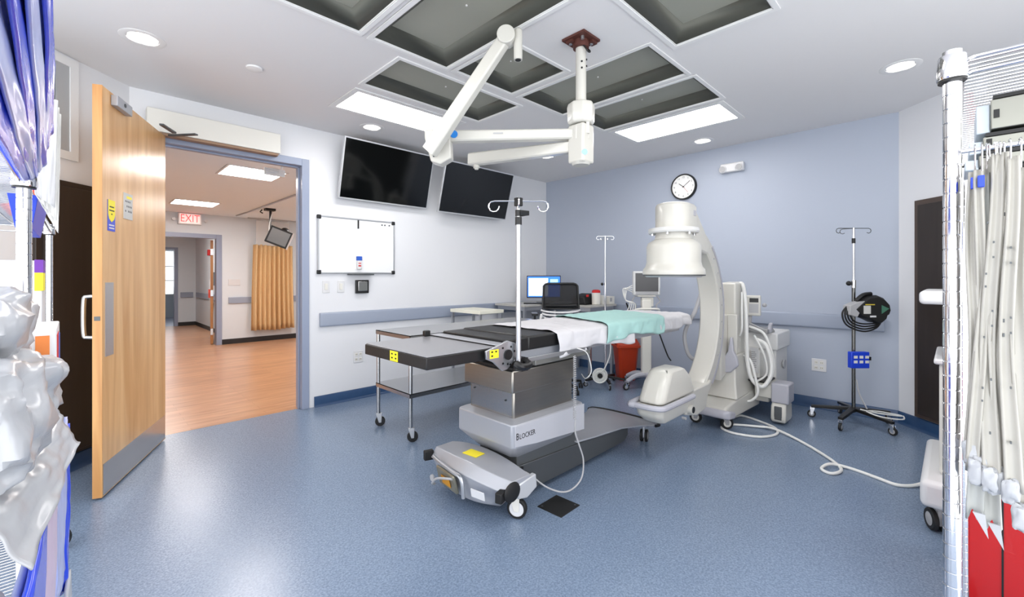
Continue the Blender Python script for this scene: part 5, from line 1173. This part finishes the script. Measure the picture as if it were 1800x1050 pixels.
tub('storage_bin', -.12,-.068,1.60,2.0,1.44,1.522, navy, 'blue storage bin hanging below the left rack shelf')
pb_ = thing('labelled_carton', 'white carton with yellow and purple label on the left rack', 'box', (-.12,1.66,1.05))
ob('carton', G().bx(-.20,-.062,1.60,1.75,1.046,1.36), white_plastic, pb_, bevel=.003); ob('yellow_label', G().bx(-.075,-.0605,1.597,1.70,1.285,1.33), yellow, pb_); ob('purple_label', G().bx(-.075,-.060,1.596,1.70,1.33,1.362), purple, pb_)
ct = thing('labelled_carton', 'carton with red and blue stripes beside the plastic bags', 'box', (-.1,1.32,1.05))
ob('carton', G().bx(-.16,-.03,1.30,1.50,1.046,1.215), white_plastic, ct, bevel=.003); ob('red_stripe', G().bx(-.0305,-.029,1.305,1.40,1.13,1.2), red_ink, ct); ob('blue_stripe', G().bx(-.0305,-.0285,1.40,1.47,1.10,1.19), blue_ink, ct); ob('orange_stripe', G().bx(-.06,-.04,1.2985,1.3,1.14,1.2), mat('orange_ink',(226,130,60),.5), ct)
def lump(c, d, seed, amp=.12, n=28):
    c, d = Vector(c), Vector(d); ph = Vector((seed,seed*1.9,seed*.3))
    def fn(u, v):
        a = 2*math.pi*u; b = math.pi*(v-.5); q = Vector((math.cos(b)*math.cos(a), math.cos(b)*math.sin(a), math.sin(b)))
        q = Vector([math.copysign(abs(t)**.55, t) for t in q])
        k = 1+amp*noise.noise(q*1.4+ph)-amp*1.1*abs(noise.noise(q*2.2+ph))-amp*.22*abs(noise.noise(q*6+ph))+amp*.05*noise.noise(q*14+ph)
        return c+Vector((q.x*d.x,q.y*d.y,q.z*d.z))*k
    return G().grid(fn, n*2, n)
for k, (c, d, lab) in enumerate([((-.135,.98,1.25),(.09,.18,.07),'crumpled clear plastic bag on top of the heap on the left rack'),
    ((-.115,.84,1.15),(.090,.17,.075),'large clear plastic bag in the middle of the heap on the left rack'),
    ((-.12,1.17,1.125),(.10,.14,.07),'clear plastic bag at the far side of the heap on the left rack')]):
    ob('plastic_bag', lump(c,d,k*4.4+1,.22,44), poly_film, label=lab, cat='plastic bag', smooth=50, group='clear plastic bags on the left rack')
ob('plastic_bag', patch((-.10,.70,1.12),(-.025,1.05,1.10),(.004,1.02,1.045),(-.035,.66,1.02),.011,3.3), poly_film, solid=.002, smooth=70, label='clear plastic flap sticking out below the heap of bags', cat='plastic bag')
g = G(); g.rings([[Vector((x,y,z)) for x,y in ((-.20,.40),(-.052,.40),(-.052,.70),(-.20,.70))] for z in (.84,1.0)]); ob('storage_bin', g, mat('taupe_plastic',(150,148,144),.5), bevel=.012, seg=3, label='grey plastic bin at the lower left under the bags', cat='bin')
for k, (a,b,c,d,m,lab) in enumerate([
    ((-.052,.55,.98),(-.030,1.30,1.0),(-.030,1.30,.42),(-.052,.55,.36),lilac_film,'wide lilac pouch hanging low on the left rack'),
    ((-.046,.52,.96),(-.028,.86,1.03),(-.040,.66,.60),(-.050,.46,.60),blue_film,'diagonal bright blue pouch low on the left rack'),
    ((-.040,.80,.98),(-.024,1.06,1.0),(-.034,1.00,.50),(-.044,.78,.50),pink_film,'pinkish pouch between the blue ones low on the left rack'),
    ((-.026,1.10,1.01),(-.018,1.34,1.02),(-.020,1.34,.70),(-.028,1.14,.72),lilac_film,'lilac pouch at the far end of the lower left row'),
    ((-.024,1.30,.99),(-.014,1.36,1.0),(-.016,1.36,.64),(-.026,1.30,.66),blue_film,'narrow blue pouch edge beside the caster'),
    ((-.040,.98,.62),(-.010,1.36,.68),(-.012,1.30,.34),(-.040,.95,.30),poly_film,'clear film bag hanging lowest on the left rack')]):
    ob('supply_pouch', patch(a,b,c,d,.004,k*2.7+5,fold=.002), m, solid=.006, smooth=80, label=lab, cat='supply pouch', group='blue and lilac pouches at the lower left')

# ------------------------------------------------------------------ supplies on the right rack
gauge = mat('instrument_steel', (150,150,142), .38, .8)
pale_plate = mat('pale_blue_plate', (196,206,214), .4, .2)
for k, (x0,x1,y0,y1,z0,z1,lab) in enumerate([(1.30,1.62,-.30,-.052,1.615,1.675,'topmost steel instrument tray under the right rack shelf'),(1.30,1.60,-.26,-.042,1.575,1.602,'second steel tray from the top under the right rack shelf'),(1.30,1.58,-.24,-.036,1.543,1.566,'third steel tray from the top under the right rack shelf'),(1.31,1.56,-.20,-.045,1.515,1.535,'lowest steel tray just above the catheter hooks')]):
    t = thing('instrument_tray', lab, 'tray', ((x0+x1)/2,(y0+y1)/2,z0), group='steel instrument trays on the right rack')
    ob('tray_body', G().bx(x0,x1,y0,y1,z0,z1), gauge, t, bevel=.002); ob('dark_lid_edge', G().bx(x0-.002,x1,y0,y1-.003,z1,z1+.007), black_plastic, t)
    ob('end_plate', G().bx(x0+.01,x0+.13,y1,y1+.020,z0-.004,z1-.006), pale_plate, t, bevel=.002); ob('catch', G().bx(x0-.003,x0,y1-.012,y1-.004,(z0+z1)/2-.008,(z0+z1)/2+.008), black_plastic, t)
g = G(); g.tube([(1.128,.0,1.545),(1.128,-.47,1.545)], .004, 6); g.tube([(1.128,-.46,1.545),(1.128,-.46,1.70)], .003, 6); g.tube([(1.13,-.008,1.545),(1.13,-.008,1.69)], .003, 6); hr = ob('hanger_rod', g, chrome, label='thin chrome rod the catheter packs hang from', cat='rod')
cath = mat('catheter_pouch', (178,175,167), .45, var=.04, scale=14)
cath2 = mat('catheter_pouch_clear', (180,182,178), .3, spec=.6, alpha=.93)
def strip(y0, yb, z1, z0, w_, seed, x0=1.10):
    def fn(u, v):
        y = y0+(yb-y0)*v + .004*math.sin(v*6+seed); x = x0+.006*math.sin(v*9+seed*2)+.006*math.sin(u*3.1)
        ww = w_*(.8+.5*v)
        return Vector((x+.010*seed%.012, y+(u-.5)*ww, z1+(z0-z1)*v+ (0 if v<.98 else .01*math.sin(u*9+seed))))
    return G().grid(fn, 8, 46)
labsC = ['leftmost short catheter pack with a blue end','second catheter pack from the left with a blue end','catheter pack with grey dashes down its length','catheter pack in the middle of the bunch with dark marks','broad cream catheter pack over the middle of the bunch','catheter pack with black lettering near its lower end','rear catheter pack ending in a loose clear tail','long catheter pack with slanting cut tail','catheter pack right of the middle of the bunch','rightmost catheter pack at the picture edge']
specs = [(-.026,-.021,1.505,1.02,.012),(-.034,-.027,1.505,.99,.012),(-.043,-.032,1.525,1.00,.017),(-.049,-.042,1.53,.985,.016),(-.055,-.050,1.53,.98,.017),(-.060,-.058,1.525,.985,.015),(-.040,-.030,1.50,.90,.016),(-.052,-.048,1.50,.885,.017),(-.066,-.066,1.52,.975,.015),(-.078,-.078,1.50,.93,.018)]
for k, (y0,yb,z1,z0,w_) in enumerate(specs):
    xk = 1.112-.004*((k*3)%5) + (.010 if k in (6,7) else 0)
    t = thing('catheter_pack', labsC[k]+' hanging on the right rack', 'catheter pack', (xk,y0,z1), group='catheter packs hanging on the right rack')
    ob('pouch', strip(y0,yb,z1,z0,w_,k*1.3+.4,xk), cath if k not in (6,7) else cath2, t, solid=.0035, smooth=80)
    if k < 2: ob('blue_end', G().box((xk-.0035,y0+.0012,z1-.022),(.008,w_*.7,.02)), navy, t, bevel=.001)
    if k in (2,3,5,8):
        for j in range(6):
            zz = z1-.10-.013*((j*7+k*3)%5)-j*(z1-z0-.16)/6; yy = y0+(yb-y0)*((z1-zz)/(z1-z0))
            ob('printed_mark', G().box((xk-.0065,yy,zz),(.006,.0022,.0035 if k!=5 else .006)), dark_grey_metal, t)
    if k not in (6,7): ob('pouch_tail', lump((xk,yb+.0,z0-.008),(.010,.011,.022),k+2.,.3,12), poly_film, t, smooth=60)
    else: ob('pouch_tail', G().prism([(yb-.008,z0+.01),(yb+.007,z0+.01),(yb-.012,z0-.03)],'x',xk-.002,xk+.002), poly_film, t)
    ob('hook_loop', G().tube([(1.128,y0,1.551),(xk-.004,y0,1.545),(xk,y0,z1-.004)], .0012, 5, smooth=3), chrome, t)
